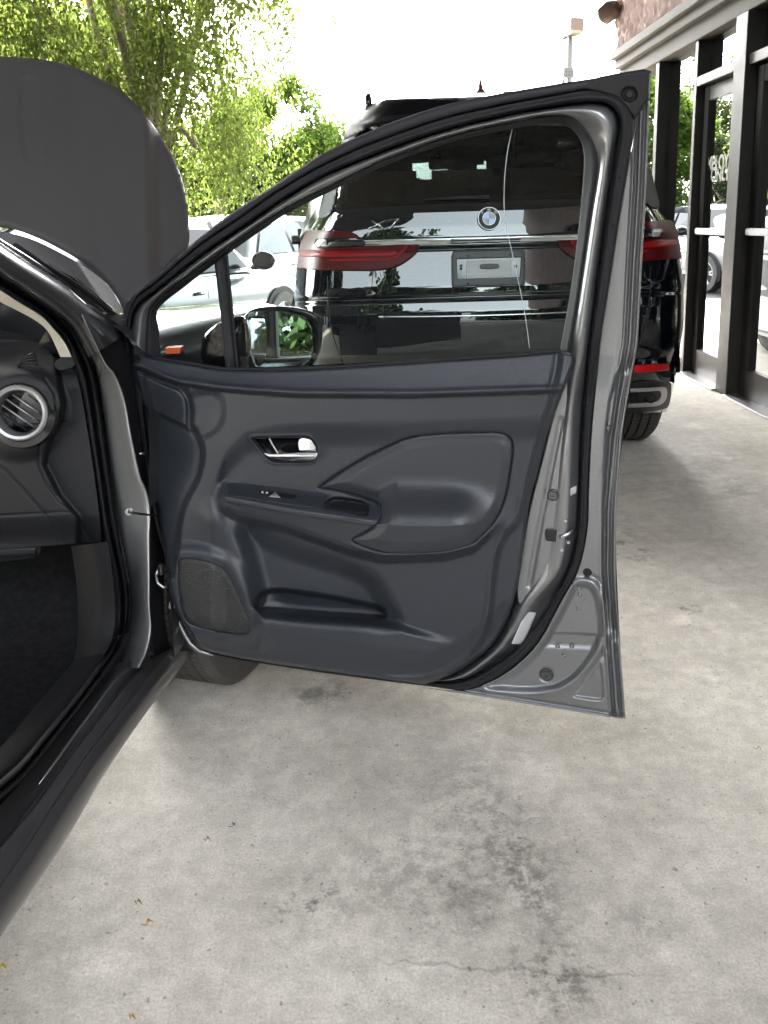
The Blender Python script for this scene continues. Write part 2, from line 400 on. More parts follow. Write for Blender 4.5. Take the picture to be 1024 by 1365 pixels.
# ------------------------------------------------------------------ ground
def concrete_mat():
    m = bpy.data.materials.new('concrete'); m.use_nodes = True; nt = m.node_tree; b = nt.nodes['Principled BSDF']; L = nt.links.new
    tc = node(nt, 'ShaderNodeTexCoord'); P = tc.outputs['Object']
    def noise(s, d=6, r=.6, vec=None):
        n = node(nt, 'ShaderNodeTexNoise'); n.inputs['Scale'].default_value = s; n.inputs['Detail'].default_value = d; n.inputs['Roughness'].default_value = r
        L(vec or P, n.inputs['Vector']); return n.outputs[0]
    def mr(x, a, c, lo, hi):
        n = node(nt, 'ShaderNodeMapRange'); n.inputs[1].default_value = a; n.inputs[2].default_value = c; n.inputs[3].default_value = lo; n.inputs[4].default_value = hi
        n.interpolation_type = 'SMOOTHSTEP'; L(x, n.inputs[0]); return n.outputs[0]
    def op(o, x, y):
        n = node(nt, 'ShaderNodeMath', operation=o)
        for i, k in enumerate((x, y)):
            if isinstance(k, (int, float)): n.inputs[i].default_value = k
            else: L(k, n.inputs[i])
        return n.outputs[0]
    ramp = node(nt, 'ShaderNodeMix', data_type='RGBA'); ramp.inputs['A'].default_value = (.60, .555, .475, 1); ramp.inputs['B'].default_value = (.73, .685, .60, 1)
    big = mr(noise(1.7, 7, .65), .30, .70, 0, 1); L(big, ramp.inputs['Factor'])
    val = mr(noise(190, 3, .7), .3, .7, .84, 1.12)                 # fine grain
    val = op('MULTIPLY', val, mr(noise(22, 5, .75), .3, .7, .90, 1.07)); val = op('MULTIPLY', val, mr(noise(5.5, 8, .7), .32, .68, .90, 1.07))
    pits = mr(noise(75, 2, .5), .66, .74, 1, .55); val = op('MULTIPLY', val, pits)
    # blotchy stains with shapes of their own
    def spot(u, v, rx, ry, ang, lo, thr0, thr1, s):
        nonlocal val
        c = at_z(u, v, 0)
        mp = node(nt, 'ShaderNodeMapping', vector_type='TEXTURE'); mp.inputs['Location'].default_value = (c[0], c[1], 0); mp.inputs['Rotation'].default_value = (0, 0, ang); mp.inputs['Scale'].default_value = (rx, ry, 1)
        L(P, mp.inputs['Vector'])
        ln = node(nt, 'ShaderNodeVectorMath', operation='LENGTH'); L(mp.outputs[0], ln.inputs[0])
        fall = mr(ln.outputs['Value'], 0, 1, 1, 0)
        k = op('MULTIPLY', fall, mr(noise(s, 8, .78), thr0, thr1, 0, 1))
        val = op('MULTIPLY', val, mr(k, 0, 1, 1, lo))
    spot(660, 1110, .26, .42, .35, .66, .46, .60, 26)
    spot(700, 1170, .10, .26, .30, .52, .40, .58, 40)
    spot(740, 1300, .16, .14, 0, .50, .45, .58, 30)
    spot(620, 1200, .16, .22, .3, .55, .40, .66, 9)
    spot(410, 1200, .16, .12, .5, .48, .46, .62, 24)
    spot(430, 925, .20, .12, 0, .45, .38, .62, 10)
    spot(640, 1000, .9, .40, 0, .74, .30, .65, 4)
    spot(840, 730, .16, .34, 0, .45, .46, .64, 12)
    spot(920, 820, .12, .16, 0, .50, .46, .62, 14)
    spot(870, 1240, .10, .12, .4, .66, .42, .60, 10)
    spot(560, 1180, .25, .30, 0, .70, .45, .60, 16)
    spot(960, 640, .30, .6, 0, .70, .45, .62, 6)
    # pale scaled patches
    pale = mr(noise(3.1, 9, .72), .56, .66, 1, 1.16); val = op('MULTIPLY', val, pale)
    # hairline crack running across the slab
    c = at_z(690, 1292, 0)
    sx = node(nt, 'ShaderNodeSeparateXYZ'); L(P, sx.inputs[0])
    wob = mr(noise(9, 4, .55), 0, 1, -.03, .03)
    dy = op('ABSOLUTE', op('ADD', op('SUBTRACT', sx.outputs[1], float(c[1])), op('ADD', wob, op('MULTIPLY', op('SUBTRACT', sx.outputs[0], float(c[0])), .09))), 0)
    xr = op('MULTIPLY', mr(sx.outputs[0], -.12, .06, 0, 1), mr(sx.outputs[0], .33, .44, 1, 0))
    crack = op('MULTIPLY', mr(dy, .001, .0055, 1, 0), xr)
    val = op('MULTIPLY', val, mr(crack, 0, 1, 1, .74))
    sc = node(nt, 'ShaderNodeVectorMath', operation='SCALE'); L(ramp.outputs['Result'], sc.inputs[0]); L(val, sc.inputs['Scale']); L(sc.outputs[0], b.inputs['Base Color'])
    L(mr(noise(6, 5, .6), .3, .7, .58, .85), b.inputs['Roughness'])
    b.inputs['Specular IOR Level'].default_value = .35
    bp = node(nt, 'ShaderNodeBump'); bp.inputs['Strength'].default_value = .35; bp.inputs['Distance'].default_value = .003
    L(op('ADD', noise(160, 4, .7), op('MULTIPLY', noise(30, 5, .6), .8)), bp.inputs['Height']); L(bp.outputs[0], b.inputs['Normal'])
    return m
M['concrete'] = concrete_mat()
M['asphalt'] = mat('asphalt', (.045, .044, .042), .85, var=.25, vscale=2, bump=.6, bscale=120)
M['yellow'] = mat('yellow kerb paint', (.75, .52, .05), .6, var=.2, vscale=10)
LOT = -.17
gv = [(-400, -400, LOT), (400, -400, LOT), (400, 600, LOT), (-400, 600, LOT)]
tag(mesh_obj('parking_lot', gv, [(0, 1, 2, 3)], M['asphalt'], None, False), kind='structure')
padxy = [(-8, -2.6), (3.2, -2.6), (3.2, 11.5), (-.75, 11.5), (-.75, 5.2), (-8, 5.2)]
pv = [(x, y, 0) for x, y in padxy]+[(x, y, LOT-.05) for x, y in padxy]
pf = [tuple(range(6))]+[(i, i+6, (i+1) % 6+6, (i+1) % 6) for i in range(6)]
pad = tag(mesh_obj('concrete_pad', pv, pf, M['concrete'], None, False), kind='structure')
kb = bmesh.new(); add_box(kb, (-4.3, 5.27, -.085), (6.6, .13, .18), None, .015)
tag(bm_obj('kerb', kb, M['concrete'], None), kind='structure')
cb = bmesh.new(); add_box(cb, (-1.35, 5.2, 5.2), (7.4, 14.8, .5), None, .02)
for (x, y) in ((-4.7, 3.0),): add_box(cb, (x, y, 2.5), (.45, .45, 4.95), None, .01)
tag(bm_obj('canopy_roof', cb, M['canopy'], None), kind='structure')

# ------------------------------------------------------------------ storefront
XW = float(at_z(1024, 555, 0)[0])
bld = tag(empty('storefront_building', (XW, 5, 0)), 'storefront with dark metal framed glass doors below a rough pinkish wall', 'building')
def wy(u, v=200): return float(at_x(u, v, XW)[1])
def wz(u, v): return float(at_x(u, v, XW)[2])
yP1a, yP1b = wy(874.5), wy(870.5)
yP2a, yP2b = wy(924.5), wy(921)
yP3a, yP3b = wy(991), wy(976)
YEND = wy(829, 60)
zH = wz(940, 48)                   # underside of the header
zT0, zT1 = wz(985, 92), wz(985, 78) # transom bar
def bpart(name, lo, hi, m, parent=bld, bev=.003): return world_child(box(name, lo, hi, m, parent, bev))
bpart('interior_floor', (XW+.06, -3, .002), (XW+5, YEND, .012), M['interior_dark'])
bpart('interior_wall', (XW+3.2, -3, 0), (XW+3.3, YEND-.1, 4.4), M['interior_dark'])
bpart('end_wall', (XW+.05, YEND-.12, 0), (XW+5, YEND, 4.3), M['flash'])
DEP = .14
bpart('mullion', (XW, yP1a, .0), (XW+DEP, yP1b, zH), M['bronze'])
bpart('mullion', (XW+.002, YEND-.14, .0), (XW+DEP, YEND-.02, zH), M['bronze'])
bpart('mullion', (XW, yP2a, 0), (XW+DEP, yP2b, zH), M['bronze'])
bpart('mullion', (XW-.02, yP3a, 0), (XW+DEP, yP3b, zH), M['bronze'])
bpart('sill_rail', (XW+.02, yP2b, .0), (XW+DEP-.02, yP1a, .10), M['bronze'])
bpart('window_pane', (XW+.09, yP2b+.002, .10), (XW+.098, yP1a-.002, zH), M['shop_glass'], bev=0)
bpart('window_pane', (XW+.09, yP1b+.002, .10), (XW+.098, YEND-.142, zH), M['shop_glass'], bev=0)
def shop_door(y0, y1, txt):
    bpart('transom_bar', (XW+.001, y0, zT0), (XW+DEP-.002, y1, zT1), M['bronze'])
    bpart('transom_pane', (XW+.09, y0+.002, zT1), (XW+.098, y1-.002, zH), M['shop_glass'], bev=0)
    d = bpart('glass_door', (XW+.055, y0+.02, .012), (XW+.10, y0+.10, zT0-.012), M['bronze'])     # near stile
    bpart('stile', (XW+.055, y1-.10, .012), (XW+.10, y1-.02, zT0-.012), M['bronze'], d)
    bpart('top_rail', (XW+.056, y0+.10, zT0-.11), (XW+.099, y1-.10, zT0-.013), M['bronze'], d)
    bpart('bottom_rail', (XW+.056, y0+.10, .013), (XW+.099, y1-.10, .20), M['bronze'], d)
    bpart('pane', (XW+.076, y0+.10, .20), (XW+.082, y1-.10, zT0-.11), M['shop_glass'], d, bev=0)
    zb = wz(1010, 309) if y0 < 4.5 else wz(935, 308)
    bpart('push_bar', (XW+.015, y0+.06, zb-.025), (XW+.04, y1-.06, zb+.02), M['satin'], d, .006)
    for yy in (y0+.07, y1-.09): bpart('bar_bracket', (XW+.03, yy, zb-.02), (XW+.06, yy+.02, zb+.015), M['satin'], d)
    lock = lathe('lock_cylinder', [(0, .012), (.014, .012), (.016, 0)], M['satin'], (XW+.055, y0+.06, zb-.22), (-1, 0, 0), d, 16); world_child(lock)
    bpart('threshold', (XW-.05, y0, .002), (XW+DEP, y1, .016), M['satin'])
    if txt:
        yc = (y0+y1)/2
        for s, zz, sz in (('EMPLOYEES', wz(966, 214), .135), ('ONLY', wz(962, 231), .135)):
            # runs along -Y, faces -X (towards the forecourt)
            mt = Matrix.Translation((XW+.074, yc+.02, zz)) @ Matrix(((0, 0, -1, 0), (-1, 0, 0, 0), (0, 1, 0, 0), (0, 0, 0, 1)))
            world_child(text_obj('lettering', s, sz, M['decal'], mt, d, .0006, .86, .004))
shop_door(yP3b, yP2a, True)
shop_door(2.3, yP3a, False)
bpart('mullion', (XW, 2.24, 0), (XW+DEP, 2.30, zH), M['bronze'])
bpart('glass_wall', (XW+.09, -3, .1), (XW+.098, 2.24, zH), M['shop_glass'], bev=0)
hd = bpart('header_beam', (XW-.015, -3, zH), (XW+DEP, YEND, zH+.12), M['flash'])
bpart('drip_edge', (XW-.06, -3, zH+.12), (XW+DEP, YEND+.005, zH+.20), M['flash'], hd, .004)
bpart('flashing', (XW-.10, -3, zH+.20), (XW+DEP, YEND+.01, zH+.27), M['flash'], hd, .004)
# rough combed render above the header: real relief plus grain
def rough_wall():
    m = mat('rough pinkish render', (.62, .47, .43), .9, var=.28, vscale=9, bump=1.0, bscale=70, bdet=6)
    rng = np.random.RandomState(3)
    y = np.arange(2.0, YEND, .022); z = np.arange(zH+.27, 4.9, .022)
    Yg, Zg = np.meshgrid(y, z, indexing='ij')
    h = rng.rand(*Yg.shape)
    k = np.array([.2, .6, 1, .6, .2]); k /= k.sum()
    h = np.apply_along_axis(lambda a: np.convolve(a, k, 'same'), 1, h)
    X = XW-.045-.075*(h-.35)
    V = np.stack([X, Yg, Zg], -1).reshape(-1, 3)
    o = mesh_obj('rough_wall', V, grid_faces(*Yg.shape), m, bld); world_child(o)
    bpart('wall_core', (XW-.02, -3, zH+.27), (XW+.4, YEND-.02, 4.94), m)
rough_wall()
lf = tag(empty('wall_floodlight', (XW-.08, YEND-.12, wz(833, 14))), 'small brown round floodlight at the corner of the rough pinkish wall', 'light')
lathe('lamp_housing', [(0, .13), (.05, .13), (.085, .10), (.09, .0), (.06, -.05), (0, -.05)], M['lamp_box'], (-.05, 0, 0), (-.5, .6, -.35), lf, 20)
lathe('bracket', [(0, .09), (.03, .09), (.035, 0), (0, 0)], M['lamp_box'], (.07, 0, 0), (-1, 0, 0), lf, 12)

# ------------------------------------------------------------------ the grey sedan with its open door
RA = at_z(0, 1250, .2); RB = at_z(260, 870, .2)
_sd = (RB-RA)[:2]; _sd /= np.linalg.norm(_sd)
CS_N = np.array([_sd[1], -_sd[0], 0.0])           # outward from the car's side
CS_C = RA@CS_N
FWD = np.array([_sd[0], _sd[1], 0.0])
def CS(u, v, inset): return plane_pt(A(u), A(v), CS_N, CS_C-A(inset))
sedan = tag(empty('sedan', tuple(A(RB)*[1, 1, 0])), 'dark grey metallic sedan with hood raised and front passenger door wide open', 'car')
def wc(o): return world_child(o)
def rail(pts, inset):
    p = A(pts); u, v = p[:, 0], p[:, 1]
    i = p[:, 2] if p.shape[1] > 2 else inset
    return CS(u, v, np.broadcast_to(A(i), u.shape))
r1u = [(-40, 362), (0, 388), (28, 406), (54, 422), (71, 439), (86, 458), (94, 477), (103, 504), (110, 539), (119, 594), (127, 649), (134, 700), (144, 740), (151, 779), (154, 822), (149, 852), (138, 875), (97, 931), (58, 978), (29, 1013), (0, 1039), (-50, 1080)]
r2u = [(-40, 330), (0, 362), (32, 383), (64, 405), (88, 425), (104, 444), (119, 473), (127, 495), (134, 539), (143, 605), (151, 660), (158, 704), (165, 745), (171, 775), (173, 808), (168, 843), (159, 876), (146, 893), (88, 969), (29, 1042), (0, 1066), (-50, 1110)]
BACK = -FWD
def run_on(P, tail=1.3, head=0.):
    """carry a rail on past the picture's edge: tail straight back along the car, head up along its own slope"""
    P = A(P)
    if tail: P = np.r_[P, [P[-1]+(BACK+A([0, 0, .0]))*tail*k for k in (.33, .66, 1)]]
    if head:
        d = P[0]-P[3]; d /= np.linalg.norm(d); P = np.r_[[P[0]+d*head*k+BACK*.25*(k*head)**2 for k in (1, .66, .33)], P]
    return P
# weatherstrip of the door opening: two beads
def mixr(a, b, t, ins):
    P = resample(cr(a, 6), 160); Q = resample(cr(b, 6), 160); X = P*(1-t)+Q*t
    if isinstance(ins, tuple): ins = ins[0]+(ins[1]-ins[0])*sst(X[:, 1], 835, 900)
    return CS(X[:, 0], X[:, 1], np.full(160, 1.)*ins)
wc(loft('door_opening_seal', [run_on(mixr(r1u, r2u, t, (a+.11, a)), 1.3, .55) for t, a in ((0, .105), (.12, .070), (.36, .052), (.52, .085), (.62, .055), (.82, .045), (.97, .075))], M['rubber'], sedan, 300, 4))
# hinge pillar: the grey paint, its brightness put into the colour
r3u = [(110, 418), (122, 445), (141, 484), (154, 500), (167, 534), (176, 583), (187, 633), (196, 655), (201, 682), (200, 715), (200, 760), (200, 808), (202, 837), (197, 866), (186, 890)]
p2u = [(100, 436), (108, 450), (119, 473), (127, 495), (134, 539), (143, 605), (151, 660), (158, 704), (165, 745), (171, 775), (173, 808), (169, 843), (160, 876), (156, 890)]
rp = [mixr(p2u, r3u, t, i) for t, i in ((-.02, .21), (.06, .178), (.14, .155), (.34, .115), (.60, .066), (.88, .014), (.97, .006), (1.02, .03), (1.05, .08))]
pil = wc(loft('hinge_pillar', rp, M['pillar_paint_lightened'], sedan, 160, 4))
# A-pillar above it, in dark grey paint
aU = [(-40, 322), (0, 362), (32, 384), (64, 406), (90, 428), (104, 446), (120, 476)]
aO = [(-40, 296), (0, 320), (42, 348), (84, 376), (120, 406), (144, 424), (170, 444)]
wc(loft('windshield_pillar', [run_on(mixr(aU, aO, t, i), 0, .55) for t, i in ((-.03, .09), (.12, .05), (.4, .035), (.75, .04), (.9, .055), (.97, .075), (1.02, .11))], M['dark_paint'], sedan, 130, 4))
wc(relief('pillar_gap_shade', cr([(108, 408), (120, 406), (170, 443), (185, 470), (190, 540), (205, 620), (225, 720), (240, 800), (252, 840), (262, 866), (230, 880), (206, 880), (201, 837), (198, 808), (198, 760), (198, 715), (199, 682), (194, 655), (185, 633), (174, 583), (165, 534), (152, 500), (139, 484), (120, 445)], 3, True), lambda u, v, h: CS(u, v, .06-h), lambda u, v: 0*u, 3, M['rubber'], sedan, skirt=.01))  # black sheet standing in for the shade in the gap behind the door
wc(relief('sill_corner', cr([(148, 850), (205, 845), (240, 850), (262, 866), (235, 905), (200, 925), (150, 912), (140, 890)], 3, True), lambda u, v, h: CS(u, v, .15-h), lambda u, v: 0*u, 3, M['dark_paint'], sedan, skirt=.03))
# chrome tube shaped as the reflected highlight along the pillar edge
wc(tube('pillar_highlight', CS(A([-30, 0, 30, 60, 84]), A([302, 322, 340, 359, 375]), A([.07]*5)), [.0045, .0045, .0045, .0035, .001], M['chrome'], sedan, 8))
# rocker panel and sill
s0 = r2u[16:]
s0 = [(172, 880), (146, 893), (88, 969), (29, 1042), (0, 1074), (-50, 1130)]
s1 = [(184, 884), (155, 904), (103, 975), (51, 1046), (4, 1106), (-50, 1170)]
s2 = [(205, 872), (173, 904), (97, 1000), (58, 1054), (10, 1116), (-50, 1190)]
s3 = [(228, 864), (184, 918), (120, 1000), (78, 1062), (30, 1136), (-50, 1250)]
s4 = [(246, 868), (196, 930), (132, 1022), (90, 1086), (30, 1180), (-50, 1296)]
s5 = [(262, 866), (205, 937), (141, 1030), (88, 1120), (0, 1250), (-50, 1324)]
ra = lambda p, i: rail(p, i)
rr = lambda p, i: run_on(rail(p, i))
wc(loft('rocker_panel', [rr(s0, .090), rr(s1, .062), rr(s2, .048), rr([(u+1.5, v+2.5) for u, v in s2], .036), rr(s3, .016), rr([(u+1.5, v+2) for u, v in s3], .010), rr(s4, -.004), rr(s5, .004), rr(s5, .004)+A([0, 0, -.03])-CS_N*.05], M['dark_paint'], sedan, 180, 5))
sc1 = CS(A([157, 130, 103, 77, 52]), A([902, 938, 975, 1011, 1045]), A([.058]*5))
wc(tube('sill_bead', sc1, [.0012, .003, .003, .003, .001], M['satin'], sedan, 6, .6))
sc2 = CS(A([176, 140, 97, 60, 20]), A([899, 945, 1000, 1051, 1105]), A([.042]*5))
wc(tube('sill_weld_seam', sc2, .0022, M['dark_paint'], sedan, 6, .6))
# plastic sill trim inside
t0 = [(100, 880), (58, 930), (0, 998), (-50, 1050)]; t1 = [(138, 872), (97, 929), (29, 1011), (0, 1037), (-50, 1080)]
wc(loft('sill_trim', [rr(t0, .22), rr(t0, .20), rr([(120, 874), (78, 929), (14, 1002), (-50, 1064)], .14), rr(t1, .098), rr(t1, .10)+A([0, 0, -.03])], M['kick'], sedan, 110, 4))
# kick panel
k0 = [(96, 728), (104, 790), (104, 850), (98, 884)]; k1 = [(144, 722), (151, 779), (154, 822), (149, 852), (138, 876)]
wc(loft('kick_panel', [ra(k0, .26), ra(k0, .24), ra([(122, 725), (130, 785), (130, 830), (118, 880)], .14), ra(k1, .10)], M['kick'], sedan, 50, 4))
# footwell carpet: floor plus sloping toe board
yF = 1.9
fl = [at_z(110, 880, .17), at_z(0, 1010, .17), at_z(-300, 1010, .17), at_z(-300, 880, .17)]
cx = float(CS(A(104.), A(850.), A(.25))[0])
xs = np.linspace(cx+.03, cx-.9, 24); prof = [(.7, .19), (1.3, .19), (1.75, .20), (2.0, .30), (2.13, .5), (2.15, .75), (2.05, .92)]
PR = cr(prof, 6)
V = [(x+.13*(p[0]-1.3), p[0], p[1]+.01*math.sin(9*x)*math.sin(7*p[0])) for x in xs for p in PR]
wc(mesh_obj('carpet', V, grid_faces(len(xs), len(PR)), M['carpet'], sedan))
# dashboard
def DB(u, v, h): return at_y(u, v, 1.85-A(h))
dpoly = cr([(-90, 452), (-90, 452), (0, 452), (38, 454), (60, 464), (76, 478), (96, 476), (104, 505), (112, 545), (120, 594), (128, 649), (134, 700), (135, 722), (135, 722), (60, 728), (0, 733), (-90, 738), (-90, 738)], 4, True)
VC = (27., 550.)
def dash_h(u, v):
    e = np.hypot(u-VC[0], v-VC[1])
    h = .05+.05*sst(v, 455, 520)-.11*sst(500-v, 0, 50)
    h += .02*sst(e, 70, 48)*(e > 36)
    h -= .05*sst(e, 40, 35)
    ln = dline([(60, 505), (73, 525), (76, 555), (68, 575), (60, 582), (52, 596), (52, 620), (62, 645), (80, 668), (98, 682)], u, v)
    h -= .006*np.exp(-(ln/1.6)**2)
    side = sst(u-np.interp(v, [480, 540, 585, 620, 660, 690], [70, 80, 62, 54, 74, 100]), 0, 10)
    h -= .035*side
    ln2 = dline([(-40, 612), (0, 622), (8, 626), (60, 684), (88, 726)], u, v); h -= .006*np.exp(-(ln2/1.3)**2)
    ln3 = dline([(-40, 690), (60, 684), (98, 682), (124, 726)], u, v); h -= .005*np.exp(-(ln3/1.2)**2)
    h -= .03*sst(v, 684, 727)
    return h
dash = wc(relief('dashboard', dpoly, DB, dash_h, 1.5, M['dash'], sedan, skirt=.12))
dfar = [(-760, 470), (-86, 453), (-86, 737), (-760, 752)]
wc(relief('dash_panel', dfar, DB, dash_h, 7, M['dash'], sedan, skirt=.12))
vc = DB(A(VC[0]), A(VC[1]), A(.118)); px = 1.82/FPX
wc(lathe('vent_bezel', [(49*px, -.035), (50*px, -.012), (46*px, .002), (38*px, .004), (36*px, -.02)], M['gloss_black'], vc, (0, -1, .12), dash, 40))
wc(lathe('vent_ring', [(37*px, -.002), (36.5*px, .008), (34*px, .012), (30.5*px, .010), (28*px, -.004), (28*px, -.03)], M['vent_ring'], vc, (.06, -1, .12), dash, 48))
wc(lathe('vent_duct', [(27*px, -.012), (26*px, -.05), (0, -.05)], M['gloss_black'], vc, (0, -1, .12), dash, 32))
for k in range(4):
    o = (-15+10*k)*px; L_ = math.sqrt(max((26*px)**2-o*o, 0))
    c = A(vc)+A([o*.62, -.001, o*.78])
    d = A([.78, 0, -.62])*L_*.92
    wc(tube('vent_slat', [c-d, c, c+d], .0032, M['steel'] if k != 0 else M['black_plastic'], dash, 6, .45))
for k in range(6):
    a = at_y(A([20.+2*k, 52.-k]), A([487.-2.4*k+6, 489-4.4*k+2]), 1.83-.052)
    wc(tube('defroster_slot', [a[0], a.mean(0)+A([0, -.002, .003]), a[1]], .0018, M['gloss_black'], dash, 5))
wc(relief('dash_end_cap', cr([(72, 486), (78, 478), (96, 475), (99, 488), (80, 494)], 3, True), DB, lambda u, v: .085+0*u, 1.5, M['dash'], dash, skirt=.03))
wc(relief('glovebox_pull', cr([(-30, 728), (50, 726), (54, 735), (44, 744), (-30, 748)], 4, True), DB, lambda u, v: .06+.01*sst(sd([(-30, 728), (52, 726), (50, 742), (-30, 748)], u, v), 0, 5), 2, M['dash'], dash, skirt=.05))
# beige windshield pillar trim
b0 = [(-40, 380), (0, 402), (39, 422), (58, 435), (69, 450), (81, 476)]; b1 = [(-40, 360), (0, 387), (28, 405), (54, 421), (71, 438), (86, 457), (95, 476)]
wc(loft('pillar_trim', [ra(b0, .21), ra(b0, .19), mixr(b0, b1, .5, .145), ra(b1, .115), ra(b1, .12)], M['beige'], sedan, 50, 4))
# windshield: curved glass running across the car
wsu = [(-60, 300), (0, 308), (43, 319), (86, 340), (120, 360), (146, 383), (159, 405), (165, 427)]
wsl = [(-60, 318), (0, 321), (54, 347), (103, 374), (137, 404), (150, 416), (158, 424), (164, 430)]
M['wind'] = glass('windshield glass', (.35, .40, .38), .10, 2.0)
M['glass_edge_reflection'] = mat('hood reflection on glass edge', (.15, .155, .16), .85, spec=.2)  # matte grey painted as the hood's reflection in the windshield
wc(loft('windshield_reflection', [rail(wsu, .26), mixr(wsu, wsl, .5, .20), rail(wsl, .13)], M['glass_edge_reflection'], sedan, 60, 4))
wv = [at_y(A(u), A(v), y) for u, v, y in ((-700, 240, 1.45), (4, 402, 1.55), (60, 440, 1.72), (66, 452, 1.74), (0, 440, 1.8), (-700, 450, 1.85))]
wc(mesh_obj('windshield', wv, [(0, 1, 4, 5), (1, 2, 3, 4)], M['wind'], sedan))
wc(relief('cowl_panel', cr([(-700, 330), (-700, 330), (60, 330), (150, 405), (162, 432), (120, 470), (-700, 490), (-700, 490)], 3, True), lambda u, v, h: at_y(u, v, 2.12-h), lambda u, v: .02*np.sin(u/30), 6, M['black_plastic'], sedan, skirt=.02))
wc(tube('cowl_seal', CS(A([20, 54, 90, 125, 150, 166]), A([328, 350, 372, 398, 418, 432]), A([.12, .12, .12, .12, .11, .10])), .006, M['rubber'], sedan, 8))
wp = CS(A([56, 86, 103, 128, 150]), A([350, 366, 374, 394, 412]), A([.135, .14, .14, .14, .13]))
wc(tube('wiper_arm', wp, [.005, .005, .004, .003, .002], M['gloss_black'], sedan, 6))
# raised hood: a panel hinged at the cowl and tilted up
HC = CS(A(165.), A(428.), A(.10)); ha = R_(50)
hn = np.cross([1.0, -_sd[0]/_sd[1]*0, 0], A([0, math.cos(ha), math.sin(ha)])); hn = -hn/np.linalg.norm(hn)
if hn[1] > 0: hn = -hn
def HP(u, v, h): return plane_pt(u, v, hn, HC@hn+A(h))
hpoly = cr([(-640, 330), (-655, 260), (-630, 180), (-560, 110), (-470, 78), (-230, 66), (0, 75), (60, 80), (95, 88), (130, 103), (165, 123), (195, 155), (220, 190), (238, 225), (248, 262), (252, 300), (250, 330), (225, 356), (195, 388), (168, 424), (168, 424), (158, 400), (140, 375), (118, 355), (84, 334), (42, 314), (0, 303), (-230, 292), (-520, 330), (-590, 400)], 4, True)
def hood_h(u, v):
    h = .009*sst(u, 92+.05*(v-100), 122+.05*(v-100))
    h -= .032*sst(u, 190+.02*(v-130), 212+.02*(v-130))
    h -= .022*sst(u, 205, 255)
    h -= .010*(1-sst(sd(hpoly, u, v), 0, 9))**2
    dd = dline([(40, 115), (38, 150), (44, 205)], u, v); h -= .004*sst(dd, 16, 8)
    return h
hood = wc(relief('hood', hpoly, HP, hood_h, 3, M['hood_paint'], sedan, skirt=.014))
# front fender seen through the quarter glass
def FD(y, z, ins):
    c = A([0, y, z]); x = (CS_C-ins-y*CS_N[1])/CS_N[0]; return A([x, y, z])
ys = [1.70, 1.85, 2.0, 2.2, 2.45, 2.7, 2.85, 2.92]
rl = [[FD(y, .62, .02) for y in ys], [FD(y, .86, .0) for y in ys], [FD(y, .975-.05*(y-1.7), .02) for y in ys], [FD(y, 1.025-.07*(y-1.7), .07) for y in ys], [FD(y, 1.045-.08*(y-1.7), .16) for y in ys], [FD(y, .98-.08*(y-1.7), .22) for y in ys]]
wc(loft('front_fender', [A(r) for r in rl], M['dark_paint'], sedan, 40, 4))
wc(loft('front_fender_arch', [A([FD(1.72, z, .0) for z in (.25, .35, .5, .62)]), A([FD(1.86, z, .0) for z in (.28, .40, .52, .64)]), A([FD(1.92, z, .03) for z in (.30, .42, .54, .65)])], M['dark_paint'], sedan, 12, 4))
M['bay'] = mat('engine bay', (.03, .03, .032), .6)
ev = [FD(1.75, .80, .2), FD(2.8, .72, .2), FD(2.8, .72, 1.3), FD(1.75, .80, 1.3)]
wc(mesh_obj('engine_bay', ev, [(0, 1, 2, 3)], M['bay'], sedan, False))
mp_ = at_y(A([220., 241., 240., 221.]), A([464., 463., 471., 472.]), A([1.78]*4))
q = [A(p) for p in mp_]; q2 = [p+A([0, .03, 0]) for p in q]
wc(mesh_obj('side_marker', q+q2, [(3, 2, 1, 0), (0, 1, 5, 4), (1, 2, 6, 5), (2, 3, 7, 6), (3, 0, 4, 7)], M['orange'], sedan, False))

